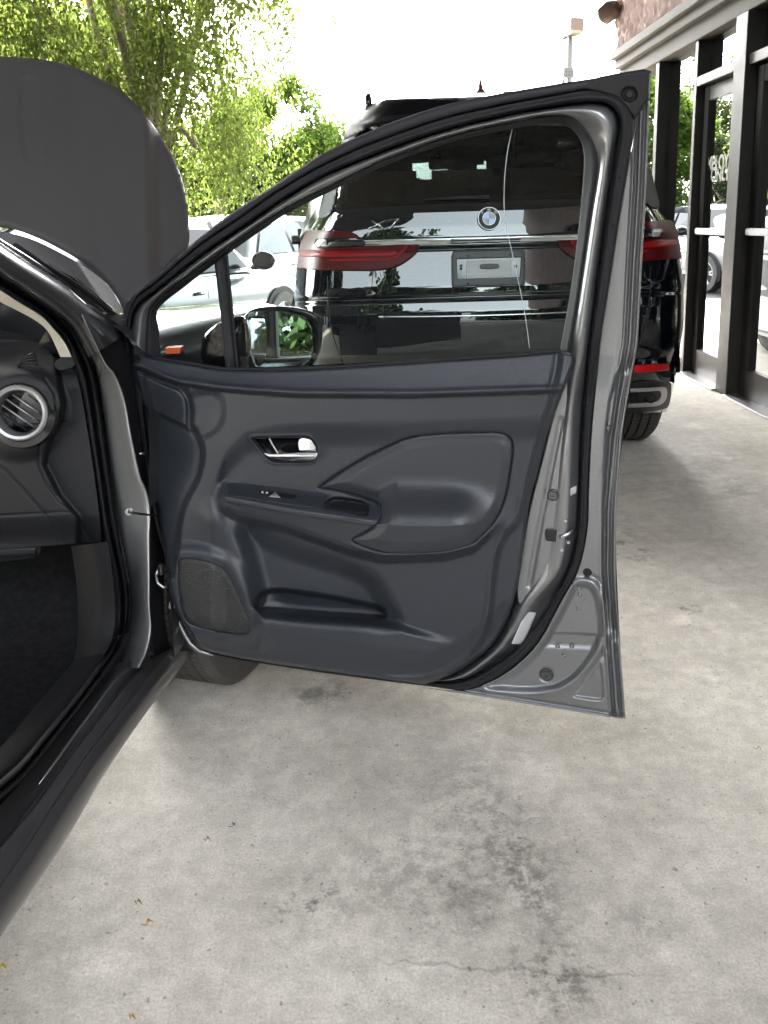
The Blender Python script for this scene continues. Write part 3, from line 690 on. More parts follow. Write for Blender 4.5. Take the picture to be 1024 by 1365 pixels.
def make_wheel(name, c, axis, r, width, parent, rimr=.66, spokes=5, tread=True, rot=0., world=True, seg=48):
    """wheel: rim with spokes as the part mesh, tyre with real tread blocks as its child"""
    ax = Vector(axis).normalized(); c = Vector(c)
    e1 = Vector((0, 0, 1)); e2 = ax.cross(e1).normalized(); hw = width/2
    P = [(r*rimr, -hw*.9), (r*.80, -hw), (r*.95, -hw*.98), (r*.985, -hw*.85)]
    if tread:
        for k in range(-2, 3):
            x = k*hw*.34
            if k > -2: P += [(r*.955, x-hw*.20), (r*.955, x-hw*.14)]
            P += [(r, x-hw*.13), (r, x+hw*.13)]
    P += [(r*.985, hw*.85), (r*.95, hw*.98), (r*.80, hw), (r*rimr, hw*.9)]
    bm = bmesh.new(); m = len(P); vs = []
    n = seg*2 if tread else seg
    for k in range(n):
        a = 2*math.pi*k/n; row = []
        for (rr, h) in P:
            aa = a+(abs(h)/hw)*.07 if tread else a
            row.append(bm.verts.new(c+(e1*math.cos(aa)+e2*math.sin(aa))*rr+ax*h))
        vs.append(row)
    for k in range(n):
        for j in range(m-1): bm.faces.new((vs[k][j], vs[(k+1) % n][j], vs[(k+1) % n][j+1], vs[k][j+1]))
    if tread:                                   # sipes: small dark cuts as raised block rows
        for k in range(0, n, 2):
            for j in range(4, m-4):
                pass
    rim = bmesh.new(); R = r*rimr
    prof = [(R, -hw*.9), (R*1.0, hw*.85), (R*.96, hw*.93), (R*.90, hw*.80), (R*.88, hw*.2), (R*.3, hw*.1), (0, hw*.1)]
    rv = []
    for k in range(seg):
        a = 2*math.pi*k/seg
        rv.append([rim.verts.new(c+(e1*math.cos(a)+e2*math.sin(a))*rr+ax*h) for rr, h in prof[:-1]])
    for k in range(seg):
        for j in range(len(prof)-2): rim.faces.new((rv[k][j], rv[(k+1) % seg][j], rv[(k+1) % seg][j+1], rv[k][j+1]))
    for s in range(spokes):
        for off in ((-.16, .16) if spokes <= 6 else (0,)):
            a = rot+2*math.pi*s/spokes; a2 = a+off
            d0 = e1*math.cos(a+off*.3)+e2*math.sin(a+off*.3); d1 = e1*math.cos(a2)+e2*math.sin(a2); t = (-e1*math.sin(a2)+e2*math.cos(a2))
            w0, w1 = R*.085, R*.06
            p = [c+d0*R*.18-t*w0+ax*hw*.72, c+d0*R*.18+t*w0+ax*hw*.72, c+d1*R*.95+t*w1+ax*hw*.86, c+d1*R*.95-t*w1+ax*hw*.86]
            b_ = [x-ax*hw*.35 for x in p]
            v8 = [rim.verts.new(x) for x in p+b_]
            for f in ((0, 1, 2, 3), (0, 4, 5, 1), (1, 5, 6, 2), (2, 6, 7, 3), (3, 7, 4, 0)): rim.faces.new([v8[i] for i in f])
    bmesh.ops.create_cone(rim, cap_ends=True, segments=16, radius1=R*.22, radius2=R*.17, depth=hw*.4, matrix=Matrix.Translation(c+ax*hw*.68) @ ax.to_track_quat('Z', 'Y').to_matrix().to_4x4())
    o = bm_obj(name, rim, M['alloy'], parent); t = bm_obj('tyre', bm, M['tyre'], o, True); sharp(t, 40)
    if tread:
        gb = bmesh.new()                        # sipes across the ribs
        for k in range(0, n):
            a = 2*math.pi*(k+.5)/n
            for kk in range(-2, 3):
                x = kk*hw*.34; aa = a+(abs(x)/hw)*.07+kk*.02
                d = e1*math.cos(aa)+e2*math.sin(aa); tt = -e1*math.sin(aa)+e2*math.cos(aa)
                cc = c+d*(r*.9995)+ax*x
                q = [cc-ax*hw*.12-tt*.0022+d*.0006, cc+ax*hw*.12+tt*.002+d*.0006, cc+ax*hw*.12+tt*.006+d*.0006, cc-ax*hw*.12+tt*.0018+d*.0006]
                gb.faces.new([gb.verts.new(x_) for x_ in q])
        g = bm_obj('sipes', gb, M['black_plastic'], o); g['kind'] = 'stuff'
    if world:
        world_child(o); world_child(t)
        if tread: world_child(g)
    return o
twx = at_z(300, 896, .0)
wcn = FD(2.12, .305, .075); wcn[0] = twx[0]+.005
make_wheel('front_wheel', wcn, (FWD[1]*.97+.12, -FWD[0]-.18, 0), .305, .185, sedan, .62, 5)
# inner wheel housing so that the arch reads dark
wh = [FD(2.45, z, i) for z in (.10, .70) for i in (.02, .45)]
wc(mesh_obj('wheel_housing', wh, [(0, 1, 3, 2)], M['rubber'], sedan, False))

# ------------------------------------------------------------------ the open door (part of the sedan)
DO = at_y(A(200.), A(700.), A(1.72)); DT = at_y(A(832.), A(700.), A(1.42))
_dd = (DT-DO)[:2]; _dd /= np.linalg.norm(_dd)
DN = np.array([_dd[1], -_dd[0], 0.0])
if DN[1] > 0: DN = -DN
DC = DO@DN
def lean(v): return .075*np.clip((480-A(v))/385, 0, 1.1)**1.5
def DM(u, v, h): return plane_pt(A(u), A(v), DN, DC+A(h)+lean(v))

TOP = fi([(178, 478), (189, 473), (213, 477), (254, 484), (300, 491), (360, 492), (440, 489), (560, 481), (680, 473), (746, 467), (770, 466)])
L1 = fi([(170, 484), (178, 487), (201, 497), (236, 509), (285, 516), (326, 520), (400, 525), (550, 526), (732, 520), (780, 517)])
trim_poly = cr([(189, 473), (189, 473), (213, 477), (254, 484), (300, 491), (360, 492), (440, 489), (560, 481), (680, 473), (746, 467), (746, 467), (758, 470), (766, 474), (764, 488), (732, 572), (718, 625), (705, 676), (692, 770), (669, 842), (625, 887), (571, 911), (540, 909), (440, 895), (360, 884), (285, 870), (265, 862), (252, 843), (236, 817), (226, 786), (218, 729), (206, 660), (196, 605), (190, 546), (180, 500), (177, 487), (177, 487)], 5, True)
pad_poly = cr([(425, 650), (425, 650), (450, 632), (481, 613), (515, 596), (544, 584), (580, 579), (630, 577), (665, 577), (680, 584), (684, 599), (680, 630), (674, 662), (661, 693), (634, 722), (612, 731), (593, 735), (550, 738), (517, 737), (490, 730), (470, 720), (490, 708), (504, 697), (507, 684), (505, 671), (480, 662), (450, 654)], 4, True)
main_poly = cr([(60, 380), (60, 380), (746, 380), (746, 380), (744, 482), (726, 550), (710, 604), (690, 690), (672, 712), (662, 735), (656, 770), (651, 819), (636, 860), (610, 885), (560, 906), (60, 912), (60, 912)], 4, True)
kick_poly = cr([(120, 500), (120, 500), (178, 490), (215, 506), (240, 516), (251, 530), (254, 548), (254, 566), (262, 580), (269, 598), (268, 618), (262, 640), (250, 662), (240, 690), (234, 733), (222, 770), (120, 770), (120, 770)], 4, True)
dent_poly = cr([(256, 528), (285, 524), (297, 538), (297, 558), (286, 574), (268, 582), (256, 570)], 3, True)
spk_poly = cr([(238, 748), (248, 745), (262, 746), (285, 752), (300, 762), (316, 792), (326, 815), (333, 832), (330, 844), (318, 846), (300, 844), (262, 835), (246, 824), (240, 798), (237, 765)], 4, True)
under_poly = cr([(330, 706), (371, 730), (433, 750), (484, 769), (500, 784), (512, 806), (520, 828), (480, 824), (433, 821), (370, 815), (346, 812), (345, 780), (338, 740)], 4, True)
pock_poly = cr([(338, 806), (341, 796), (350, 788), (371, 784), (400, 787), (433, 792), (470, 799), (504, 806), (515, 813), (516, 822), (509, 825), (470, 823), (433, 821), (385, 817), (347, 815), (340, 812)], 4, True)
wall_poly = cr([(338, 812), (338, 812), (360, 815), (433, 821), (512, 826), (548, 836), (600, 850), (640, 858), (630, 930), (352, 930), (346, 870)], 3, True)
sw_poly = cr([(302, 648), (303, 645), (308, 643), (340, 646), (390, 652), (433, 658), (435, 661), (428, 669), (418, 675), (408, 676), (360, 669), (320, 663), (304, 659)], 4, True)
cup_poly = cr([(431, 673), (437, 666), (446, 662), (465, 664), (483, 667), (491, 674), (491, 685), (484, 687), (460, 682), (440, 679)], 4, True)
hand_poly = cr([(334, 585), (339, 582), (375, 581), (411, 581), (418, 587), (423, 596), (422, 606), (415, 616), (390, 617), (366, 617), (356, 612), (344, 598)], 4, True)
Tl = fi([(286, 641), (300, 638), (433, 654), (470, 660), (505, 664), (530, 650), (600, 652), (690, 664)])
Fl = fi([(286, 663), (300, 664), (394, 682), (503, 697), (540, 700), (600, 700), (640, 696), (690, 690)])
Bl = fi([(286, 668), (316, 684), (379, 699), (433, 718), (472, 732), (511, 740), (593, 737), (634, 726), (661, 700), (690, 696)])
L2 = fi([(285, 640), (300, 605), (328, 577), (379, 566), (560, 562), (725, 556)])
BOT = fi([(230, 800), (252, 843), (285, 870), (360, 884), (440, 895), (571, 911), (625, 887), (669, 842)])
def gexp(d, s): return np.exp(-(d/s)**2)
def trim_h(u, v, seam=True):
    L = L1(u); T = TOP(u)
    tt = np.clip((v-T)/(L-T), 0, 1)
    h = (.002+.026*tt**1.3)*(1-sst(v, L-.5, L+6))+.012*sst(v, L-.5, L+6)
    h = h+.004*gexp(v-L+3, 3)
    h -= .020*sst(v, L2(u)-4, L2(u)+34)*sst(u, 278, 305)
    kd = sd(kick_poly, u, v)
    h -= .022*sst(kd, -7, 4)+.040*sst(kd, 0, 70)
    crease = np.interp(u, [150, 183, 220, 254, 275], [520, 538, 556, 572, 584])
    h += .014*sst(crease-v, -5, 4)*sst(kd, 0, 8)*sst(v, L+2, L+8)
    h -= .008*sst(sd(dent_poly, u, v), -8, 6)
    # arm rest
    T, F, B = Tl(u), Fl(u), Bl(u)
    amp = .062*sst(u, 284, 306)*(1-sst(u, 600, 690))
    up = sst(v, T, F+2)
    up = np.where(u > 505, sst(v, T-18, F+6), up)
    arm = amp*np.where(v < F, up, 1-.12*np.clip((v-F)/np.maximum(B-F, 1), 0, 1))*(1-sst(v, B-2, B+13))
    h += arm
    h += .004*gexp(v-(F+2), 2.2)*sst(u, 288, 300)*(u < 505)           # stitched roll
    h += .020*gexp(dline([(286, 672), (303, 718), (330, 780), (347, 808)], u, v), 20)*sst(v, 655, 700)
    h -= .0035*gexp(v-(B-1), 1.5)*sst(u, 286, 300)*(u < 475)
    pd = sd(pad_poly, u, v)
    h += .007*sst(pd, 0, 16)-.0045*gexp(pd, 1.5)
    # recess below the arm rest, speaker pod, pocket
    h -= .034*sst(sd(under_poly, u, v), -20, 14)
    h += .016*sst(sd(spk_poly, u, v), -26, -7)
    h -= .005*sst(sd(spk_poly, u, v), -2, 2)
    h += .034*sst(sd(wall_poly, u, v), -3, 12)*(1-sst(u, 470, 640))
    h -= .055*sst(sd(pock_poly, u, v), -1, 6)
    # switch plate, pull cup and handle bowl
    h -= .003*sst(sd(sw_poly, u, v), -1.5, 1.5)
    h -= .030*sst(sd(cup_poly, u, v), -1, 5)
    h -= .026*sst(sd(hand_poly, u, v), -1, 9)+0.0
    h += .003*gexp(sd(hand_poly, u, v), 2)
    # border step, rolled edge, tuck-in at the bottom
    md = sd(main_poly, u, v)
    h -= .016*(1-sst(md, -9, 2))
    h += .003*gexp(md-3, 3)
    h -= .022*sst(v, BOT(u)-44, BOT(u)-4)*sst(u, 240, 300)
    td = sd(trim_poly, u, v)
    h -= .014*(1-sst(td, 0, 6))**2
    return h
# painted shell: window frame, shut faces, flange ---------------------------------
Gp = [(214, 477), (212, 440), (211, 412), (249, 380), (283, 354), (330, 320), (355, 303), (380, 286), (441, 255), (515, 220), (610, 187), (708, 167), (735, 164), (752, 166), (766, 175), (776, 192), (779, 216), (773, 290), (762, 380), (747, 466)]
Gd = Gp+[(736, 520), (716, 600), (694, 680), (682, 770), (660, 838), (616, 880), (560, 902), (440, 888)]
Cp = [(193, 474), (195, 440), (202, 408), (240, 375), (283, 345), (330, 311), (380, 278), (441, 247), (515, 212), (610, 179), (708, 158), (740, 154), (765, 158), (784, 176), (795, 200), (797, 225), (787, 290), (774, 380), (760, 470), (746, 530), (724, 610), (704, 690), (690, 772), (667, 845), (622, 888), (566, 904), (440, 878)]
M1p = [(184, 473), (186, 440), (193, 410), (226, 381), (279, 342), (330, 306), (380, 273), (437, 242), (509, 210), (597, 179), (688, 158), (735, 150), (772, 149), (795, 156), (807, 175), (808, 210), (796, 290), (782, 380), (768, 478), (760, 530), (755, 600), (751, 683), (742, 752), (722, 780), (700, 804), (682, 838), (652, 876), (590, 907), (440, 880)]
M2p = [(176, 472), (177, 440), (184, 412), (211, 388), (274, 339), (330, 301), (380, 267), (433, 236), (503, 207), (585, 178), (667, 157), (728, 146), (770, 141), (800, 141), (815, 150), (821, 168), (816, 203), (804, 290), (792, 380), (781, 478), (774, 560), (771, 651), (766, 715), (752, 768), (728, 800), (700, 842), (662, 880), (604, 908), (440, 882)]
S0p = [(173, 472), (174, 440), (181, 410), (209, 386), (272, 337), (328, 299), (378, 265), (432, 234), (502, 205), (584, 176), (666, 155), (728, 143), (772, 137), (806, 137), (822, 150), (827, 168), (822, 203), (809, 290), (797, 380), (785, 470), (777, 560), (773, 651), (769, 715), (757, 760), (725, 818), (693, 859), (649, 892), (613, 908), (560, 909), (440, 884)]
S1p = [(169, 472), (169, 436), (176, 402), (206, 378), (264, 328), (318, 291), (371, 254), (430, 220), (496, 190), (588, 158), (664, 140), (735, 127), (790, 117), (828, 123), (843, 142), (846, 168), (841, 203), (826, 290), (812, 380), (801, 450), (793, 530), (788, 589), (785, 651), (783, 705), (771, 760), (747, 804), (718, 857), (683, 892), (648, 912), (618, 920), (560, 912), (440, 886)]
Op = [(165, 440), (166, 415), (174, 396), (214, 363), (258, 324), (305, 287), (367, 246), (430, 205), (491, 176), (545, 155), (601, 138), (660, 126), (735, 113), (800, 103), (856, 93), (860, 92)]
def DR(pts, hu, hl, n=240, hx=0):
    X = resample(cr(pts, 6), n); wgt = sst(X[:, 1], 440, 540)*(X[:, 0] > 400)
    return DM(X[:, 0], X[:, 1], hu*(1-wgt)+hl*wgt)
def mixd(a, b, t, hu, hl, n=240):
    P = resample(cr(a, 6), n); Q = resample(cr(b, 6), n); X = P*(1-t)+Q*t; wgt = sst(X[:, 1], 440, 540)*(X[:, 0] > 400)
    return DM(X[:, 0], X[:, 1], hu*(1-wgt)+hl*wgt)
door = wc(loft('front_door', [DR(Cp, -.022, -.085), DR(M1p, -.004, -.046), mixd(M1p, M2p, .6, -.008, -.062), DR(M2p, -.024, -.085), DR(S0p, -.055, -.095), mixd(S0p, S1p, .5, -.062, -.100), DR(S1p, -.050, -.090)], M['grey_paint'], sedan, 240, 4))
door['label'] = 'front passenger door standing wide open'
def dpart(o): return world_child(o)
trim = dpart(relief('trim_panel', trim_poly, DM, trim_h, 1.4, M['trim'], door, holes=[pad_poly, spk_poly], skirt=.02))
dpart(relief('armrest_pad', pad_poly, DM, trim_h, 1.4, M['pad'], door, skirt=.01))
def spk_mat():
    m = mat('speaker grille', (.026, .027, .033), .5); nt = m.node_tree; L = nt.links.new; b = nt.nodes['Principled BSDF']
    tc = node(nt, 'ShaderNodeTexCoord'); mpn = node(nt, 'ShaderNodeMapping'); mpn.inputs['Scale'].default_value = (190, 190, 420); mpn.inputs['Rotation'].default_value = (.1, .1, 0); L(tc.outputs['Object'], mpn.inputs['Vector'])
    v = node(nt, 'ShaderNodeTexVoronoi'); v.inputs['Scale'].default_value = 1; L(mpn.outputs[0], v.inputs['Vector'])
    hr = node(nt, 'ShaderNodeMapRange'); hr.inputs[1].default_value = .25; hr.inputs[2].default_value = .55; hr.inputs[3].default_value = .006; hr.inputs[4].default_value = .020; L(v.outputs['Distance'], hr.inputs[0]); L(hr.outputs[0], b.inputs['Base Color'])
    bp = node(nt, 'ShaderNodeBump'); bp.inputs['Strength'].default_value = .6; bp.inputs['Distance'].default_value = .002; L(v.outputs['Distance'], bp.inputs['Height']); L(bp.outputs[0], b.inputs['Normal'])
    return m
def spk_h(u, v):
    s = sd(spk_poly, u, v); e = np.hypot((u-285)*1.0, (v-800)*1.0)
    return trim_h(u, v)+.002-.004*(1-sst(s, 0, 4))+.002*sst(e, 44, 40)
dpart(relief('speaker_grille', spk_poly, DM, spk_h, 1.4, spk_mat(), door, skirt=.01))
dpart(relief('switch_plate', sw_poly, DM, lambda u, v: trim_h(u, v)+.0035-.002*(1-sst(sd(sw_poly, u, v), 0, 2)), 1.0, M['pad'], door, skirt=.004))
swr = cr([(344, 655), (352, 654), (378, 657), (394, 660), (395, 663), (388, 666), (372, 664), (350, 660)], 3, True)
dpart(relief('switch_bezel', swr, DM, lambda u, v: trim_h(u, v)+.0045, .8, M['gloss_black'], door, skirt=.004))
tri = [(358, 662), (367, 655.5), (374, 663.5)]
dpart(relief('window_switch', tri, DM, lambda u, v: trim_h(u, v)+.0045+.007*sst(v, 666, 655), .8, M['steel'], door, skirt=.004))
for (cx_, cy_) in ((350, 656.3), (356, 657)):
    c = DM(cx_, cy_, trim_h(A([cx_]), A([cy_]))[0]+.0055); dpart(lathe('switch_lamp', [(0, .001), (.0022, .0008), (.0026, 0)], M['white'], c, DN+A([0, 0, .9]), door, 10))
# inner door handle: bowl, chrome lever
bowl = cr([(340, 586), (345, 584), (375, 583), (408, 584), (416, 590), (420, 597), (420, 605), (413, 613), (388, 614), (368, 614), (358, 609), (350, 600)], 4, True)
dpart(relief('handle_bowl', bowl, DM, lambda u, v: trim_h(u, v)+.0012, 1.2, M['gloss_black'], door, skirt=.002))
lev = cr([(352, 603), (362, 605), (385, 604), (405, 602), (421, 600), (423, 606), (416, 615), (395, 615), (372, 613), (358, 609)], 4, True)
lh = dpart(relief('handle_lever', lev, DM, lambda u, v: .004+.010*sst(u, 350, 400)-.007*((v-608)/8)**2, 1.0, M['lever'], door, skirt=.012))
blk = cr([(399, 585), (412, 585), (418, 591), (421, 599), (404, 601), (399, 600)], 3, True)
dpart(relief('handle_block', blk, DM, lambda u, v: .003+.004*sst(u, 398, 410)-.004*sst(u, 414, 423), 1.0, M['lever'], door, skirt=.014))
arc = cr([(359, 584), (363, 592), (368, 600), (371, 605)], 4)
dpart(tube('handle_edge', DM(arc[:, 0], arc[:, 1], np.full(len(arc), -.004)), .0016, M['steel'], door, 6))
dpart(relief('pull_cup', cr([(440, 676), (446, 669), (465, 668), (482, 671), (488, 677), (487, 683), (470, 682)], 4, True), DM, lambda u, v: trim_h(u, v)+.001, 1.0, M['black_plastic'], door, skirt=.002))
bsu = np.linspace(196, 748, 60); dpart(tube('belt_seal', DM(bsu, TOP(bsu)+.8, np.full(60, -.004)), .0036, M['rubber'], door, 8))
# stitching along the arm rest edge
us_ = np.linspace(299, 501, 74); sb = bmesh.new()
for i in range(len(us_)):
    u0 = us_[i]; v0 = float(Fl(u0))-1.0; h0 = trim_h(A([u0, u0+1.6]), A([v0+.6, v0-.9]))+.0016
    p = DM(A([u0, u0+1.6]), A([v0+.6, v0-.9]), h0); a, b_ = Vector(p[0]), Vector(p[1])
    add_box(sb, (a+b_)/2, ((b_-a).length, .0010, .0010), (b_-a).to_track_quat('X', 'Z').to_matrix().to_4x4())
st = dpart(bm_obj('stitching', sb, mat('grey thread', (.22, .225, .235), .7), door)); st['kind'] = 'stuff'
# window frame channel, panes, divider
dpart(loft('window_channel', [DR(Gp, -.052, -.052, 200), DR(Gp, -.040, -.040, 200), mixd(Gp, Cp[:19], .35, -.030, -.030, 200), mixd(Gp, Cp[:19], .75, -.020, -.020, 200), DR(Cp[:19], -.0225, -.0225, 200)], M['rubber'], door, 200, 4))
qpoly = cr([(214, 479), (214, 479), (211, 410), (211, 410), (249, 379), (283, 353), (296, 344), (296, 344), (310, 492), (310, 492), (254, 486)], 3, True)
gpoly = cr([(303, 339), (303, 339), (330, 319), (355, 302), (380, 285), (441, 254), (515, 219), (610, 186), (708, 166), (735, 163), (752, 165), (766, 174), (777, 192), (780, 216), (774, 290), (763, 380), (748, 468), (748, 468), (680, 475), (560, 483), (440, 491), (360, 494), (317, 493), (317, 493)], 4, True)
def pane_obj(name, poly):
    o = relief(name, poly, DM, lambda u, v: -.048+0*u, 8, M['pane'], door, skirt=0)
    return dpart(o)
pane_obj('quarter_pane', qpoly); pane_obj('window_pane', gpoly)
div = cr([(286, 352), (286, 352), (304, 339), (304, 339), (312, 420), (319, 493), (319, 493), (301, 492), (301, 492), (294, 420)], 4, True)
def div_h(u, v):
    c = np.interp(v, [340, 493], [295, 310]); x = (u-c)/9
    return -.034+.010*np.exp(-((x-.75)/.2)**2)+.004*np.exp(-((x+.8)/.2)**2)
dpart(relief('window_divider', div, DM, div_h, 1.4, M['black_plastic'], door, skirt=.02))
stk = cr([(683, 172), (677, 200), (673, 235), (672, 270), (674, 300), (680, 325), (690, 370), (700, 420), (706, 464)], 6)
dpart(tube('drip_streak', DM(stk[:, 0], stk[:, 1], np.full(len(stk), -.0475)), .0014, mat('dried drip', (.42, .45, .46), .5), door, 6, .4))
# weatherstrip running all round the door
dpart(loft('door_seal', [mixd(S0p, S1p, .02, -.055, -.095), mixd(S0p, S1p, .06, -.028, -.074), mixd(S0p, S1p, .28, -.022, -.064), mixd(S0p, S1p, .48, -.0225, -.067), mixd(S0p, S1p, .55, -.022, -.066), mixd(S0p, S1p, .85, -.0225, -.070), mixd(S0p, S1p, .98, -.034, -.092)], M['rubber'], door, 260, 4))
# seal dots (retaining clips)
for (u, v) in ((826, 237), (817, 300), (806, 372), (790, 466), (784, 537), (781, 594), (777, 662), (763, 778), (749, 793), (722, 832), (706, 852), (642, 906)):
    c = DM(u, v, -.022 if v < 460 else -.064); dpart(lathe('seal_clip', [(0, .001), (.0016, .001), (.002, 0)], M['gloss_black'], c, DN, door, 8))
# black roof-side cover along the frame
S1t = S1p[:13]+[(815, 112)]
dpart(loft('frame_cover', [DR(S1t, -.034, -.034, 160), mixd(S1t, Op, .06, -.020, -.020, 160), mixd(S1t, Op, .5, -.016, -.016, 160), mixd(S1t, Op, .94, -.022, -.022, 160), DR(Op, -.034, -.034, 160), DR(Op, -.034, -.034, 160)+A(DN)*-.05], M['cover'], door, 160, 4))
cornp = cr([(770, 116), (800, 102), (858, 92), (858, 92), (868, 95), (868, 95), (866, 132), (866, 132), (846, 160), (846, 160), (836, 146), (820, 130), (790, 122)], 3, True)
def corn_h(u, v):
    e = np.hypot(u-839, v-126); return -.016-.006*sst(e, 12, 8)+.004*sst(e, 6, 4)-.012*(1-sst(sd(cornp, u, v), 0, 3))
dpart(relief('frame_corner_cap', cornp, DM, corn_h, 1.2, M['black_plastic'], door, skirt=.06))
E_ = fi([(95, 868), (140, 866), (250, 862), (350, 856), (449, 851), (466, 849), (520, 839), (586, 829), (680, 822), (760, 821), (860, 827), (957, 834)])
GR = fi([(95, 900), (466, 860), (472, 834), (500, 822), (535, 813), (570, 809), (620, 806), (680, 803), (760, 803), (800, 806), (830, 809), (846, 812), (960, 830)])
shut_poly = cr([(846, 150), (846, 150), (847, 168), (841, 203), (826, 290), (812, 380), (801, 450), (793, 530), (788, 589), (785, 651), (783, 705), (771, 760), (747, 804), (718, 857), (683, 892), (648, 912), (618, 920), (560, 916), (560, 916), (625, 926), (720, 941), (818, 957), (834, 958), (834, 958), (827, 860), (822, 800), (821, 760), (822, 680), (829, 586), (839, 520), (849, 466), (851, 449), (856, 350), (862, 250), (866, 140), (866, 134), (866, 134)], 4, True)
rec_poly = cr([(777, 778), (789, 782), (797, 796), (802, 825), (801, 850), (791, 871), (778, 889), (765, 903), (750, 913), (736, 918), (710, 921), (680, 920), (648, 915), (680, 899), (712, 872), (735, 838), (756, 800), (766, 782)], 4, True)
tri_poly = cr([(799, 884), (803, 890), (806, 925), (803, 933), (795, 934), (768, 930), (764, 926), (782, 906)], 4, True)
BL = fi([(560, 916), (625, 926), (720, 941), (818, 957), (834, 958)])
def shut_h(u, v):
    q = E_(v)-u
    h = -.084+.010*sst(q, 8, 30)
    h += .010*gexp(q-11, 3)+.006*gexp(q-19, 2.2)-.007*gexp(q-15, 1.8)-.008*gexp(q-6, 1.6)+.004*gexp(q-2.5, 1.5)
    g = u-GR(v); on = sst(v, 468, 500)*(1-sst(v, 835, 860))
    h -= on*.016*sst(g, -3, 3)*(1-sst(g, 9, 15))
    rd = sd(rec_poly, u, v)
    h -= .009*sst(rd, -1, 7); h += .006*gexp(rd+4, 4); h -= .004*gexp(rd+12, 3)*(u > 780)
    step = np.interp(u, [700, 800], [842, 846]); h -= .004*sst(rd, 2, 8)*sst(v, step-2, step+2)*(1-sst(v, step+14, step+22))
    h -= .006*sst(sd(tri_poly, u, v), -1, 4)
    b = BL(u)-v
    h -= .012*gexp(b-5, 2.2); h -= .010*(1-sst(b, 0, 2))
    for (x, y, r) in ((728.5, 899, 9), (737, 660, 8)): 
        e = np.hypot(u-x, v-y); h -= .004*sst(e, r+2, r-2)
    return h
dpart(relief('shut_face', shut_poly, DM, shut_h, 1.1, M['grey_paint'], door, skirt=.02))
def wall_h(u, v): return -.046-.039*np.clip(dline(M1p, u, v)/22., 0, 1.3)**1.2+.004
# plugs, dimples, labels, latch
def disc(name, u, v, h, rpx, m, prof=None, ax=None):
    r = rpx*1.45/FPX; c = DM(u, v, h)
    return dpart(lathe(name, prof and [(a*r, b) for a, b in prof] or [(0, .002), (r*.8, .002), (r, 0), (r, -.004)], m, c, ax if ax is not None else DN, door, 20))
screw = [(0, .001), (.25, .001), (.3, .004), (.62, .004), (.68, .001), (.85, .001), (1, .003), (1.1, -.002)]
disc('plug', 728.5, 899, -.086, 10, M['dark_paint'], screw)
disc('plug', 737, 660, -.050, 8, M['dark_paint'], screw)
disc('plug', 783, 763, -.074, 6.5, M['rubber'])
disc('plug', 811, 570, -.083, 3.5, M['dark_paint'])
disc('cover_clip', 839, 126, -.015, 4.5, M['rubber'], None, A(DN)+A([0, 0, .1]))
for (u, v) in ((772, 785), (773, 793), (758, 797), (771, 811), (748, 809), (743, 862), (762, 862), (752, 874)):
    disc('dimple', u, v, -.081, 3.0, M['grey_paint'], [(0, .0035), (.35, .003), (.75, .001), (1.2, -.002)])
for (u, v) in ((754, 694), (758, 711), (749, 733), (758, 723)): disc('latch_screw', u, v, float(wall_h(A(u*1.), A(v*1.)))+.002, 2.6, M['satin'])
dpart(relief('latch_hole', cr([(727, 707), (729, 705), (750, 708), (756, 712), (752, 722), (730, 721), (727, 717)], 3, True), DM, lambda u, v: -.050+0*u, 1.2, M['gloss_black'], door, skirt=.01))
lt = DM(A([746, 752, 758, 762]), A([716, 714, 711, 707]), A([-.046, -.044, -.05, -.056])); dpart(tube('latch_claw', lt, .0035, M['steel'], door, 8))
dpart(relief('certification_label', [(701, 815), (715, 817), (697, 859), (682, 858)], DM, wall_h, 1.5, M['white'], door, skirt=.001))
dpart(relief('tyre_label', [(759, 652), (769, 647), (768, 657), (758, 663)], DM, wall_h, 1.5, M['white'], door, skirt=.001))
# lining between trim and metal behind the latch
dpart(relief('latch_face', cr([(762, 490), (768, 490), (754, 580), (750, 683), (741, 752), (715, 782), (694, 806), (690, 780), (704, 690), (724, 610), (742, 540)], 3, True), DM, lambda u, v: -.0535+.0*u-.004*gexp(dline([(748, 560), (722, 690), (706, 780)], u, v), 4), 1.4, M['grey_paint'], door, skirt=.02))
# outer skin closing the door towards the street
skin = cr([(180, 480), (180, 480), (300, 490), (560, 480), (765, 468), (852, 449), (852, 449), (830, 586), (822, 680), (822, 760), (832, 952), (832, 952), (625, 922), (440, 898), (285, 872), (252, 846), (222, 740), (200, 600)], 4, True)
dpart(relief('outer_skin', skin, DM, lambda u, v: -.125-.02*np.sin(np.clip((v-450)/500, 0, 1)*math.pi), 8, M['grey_paint'], door, skirt=-.03))
dpart(loft('outer_frame', [DR(Op, -.080, -.080, 120), mixd(S1t, Op, .3, -.085, -.085, 120), DR(Gp[:14], -.075, -.075, 120)], M['black_plastic'], door, 120, 3))
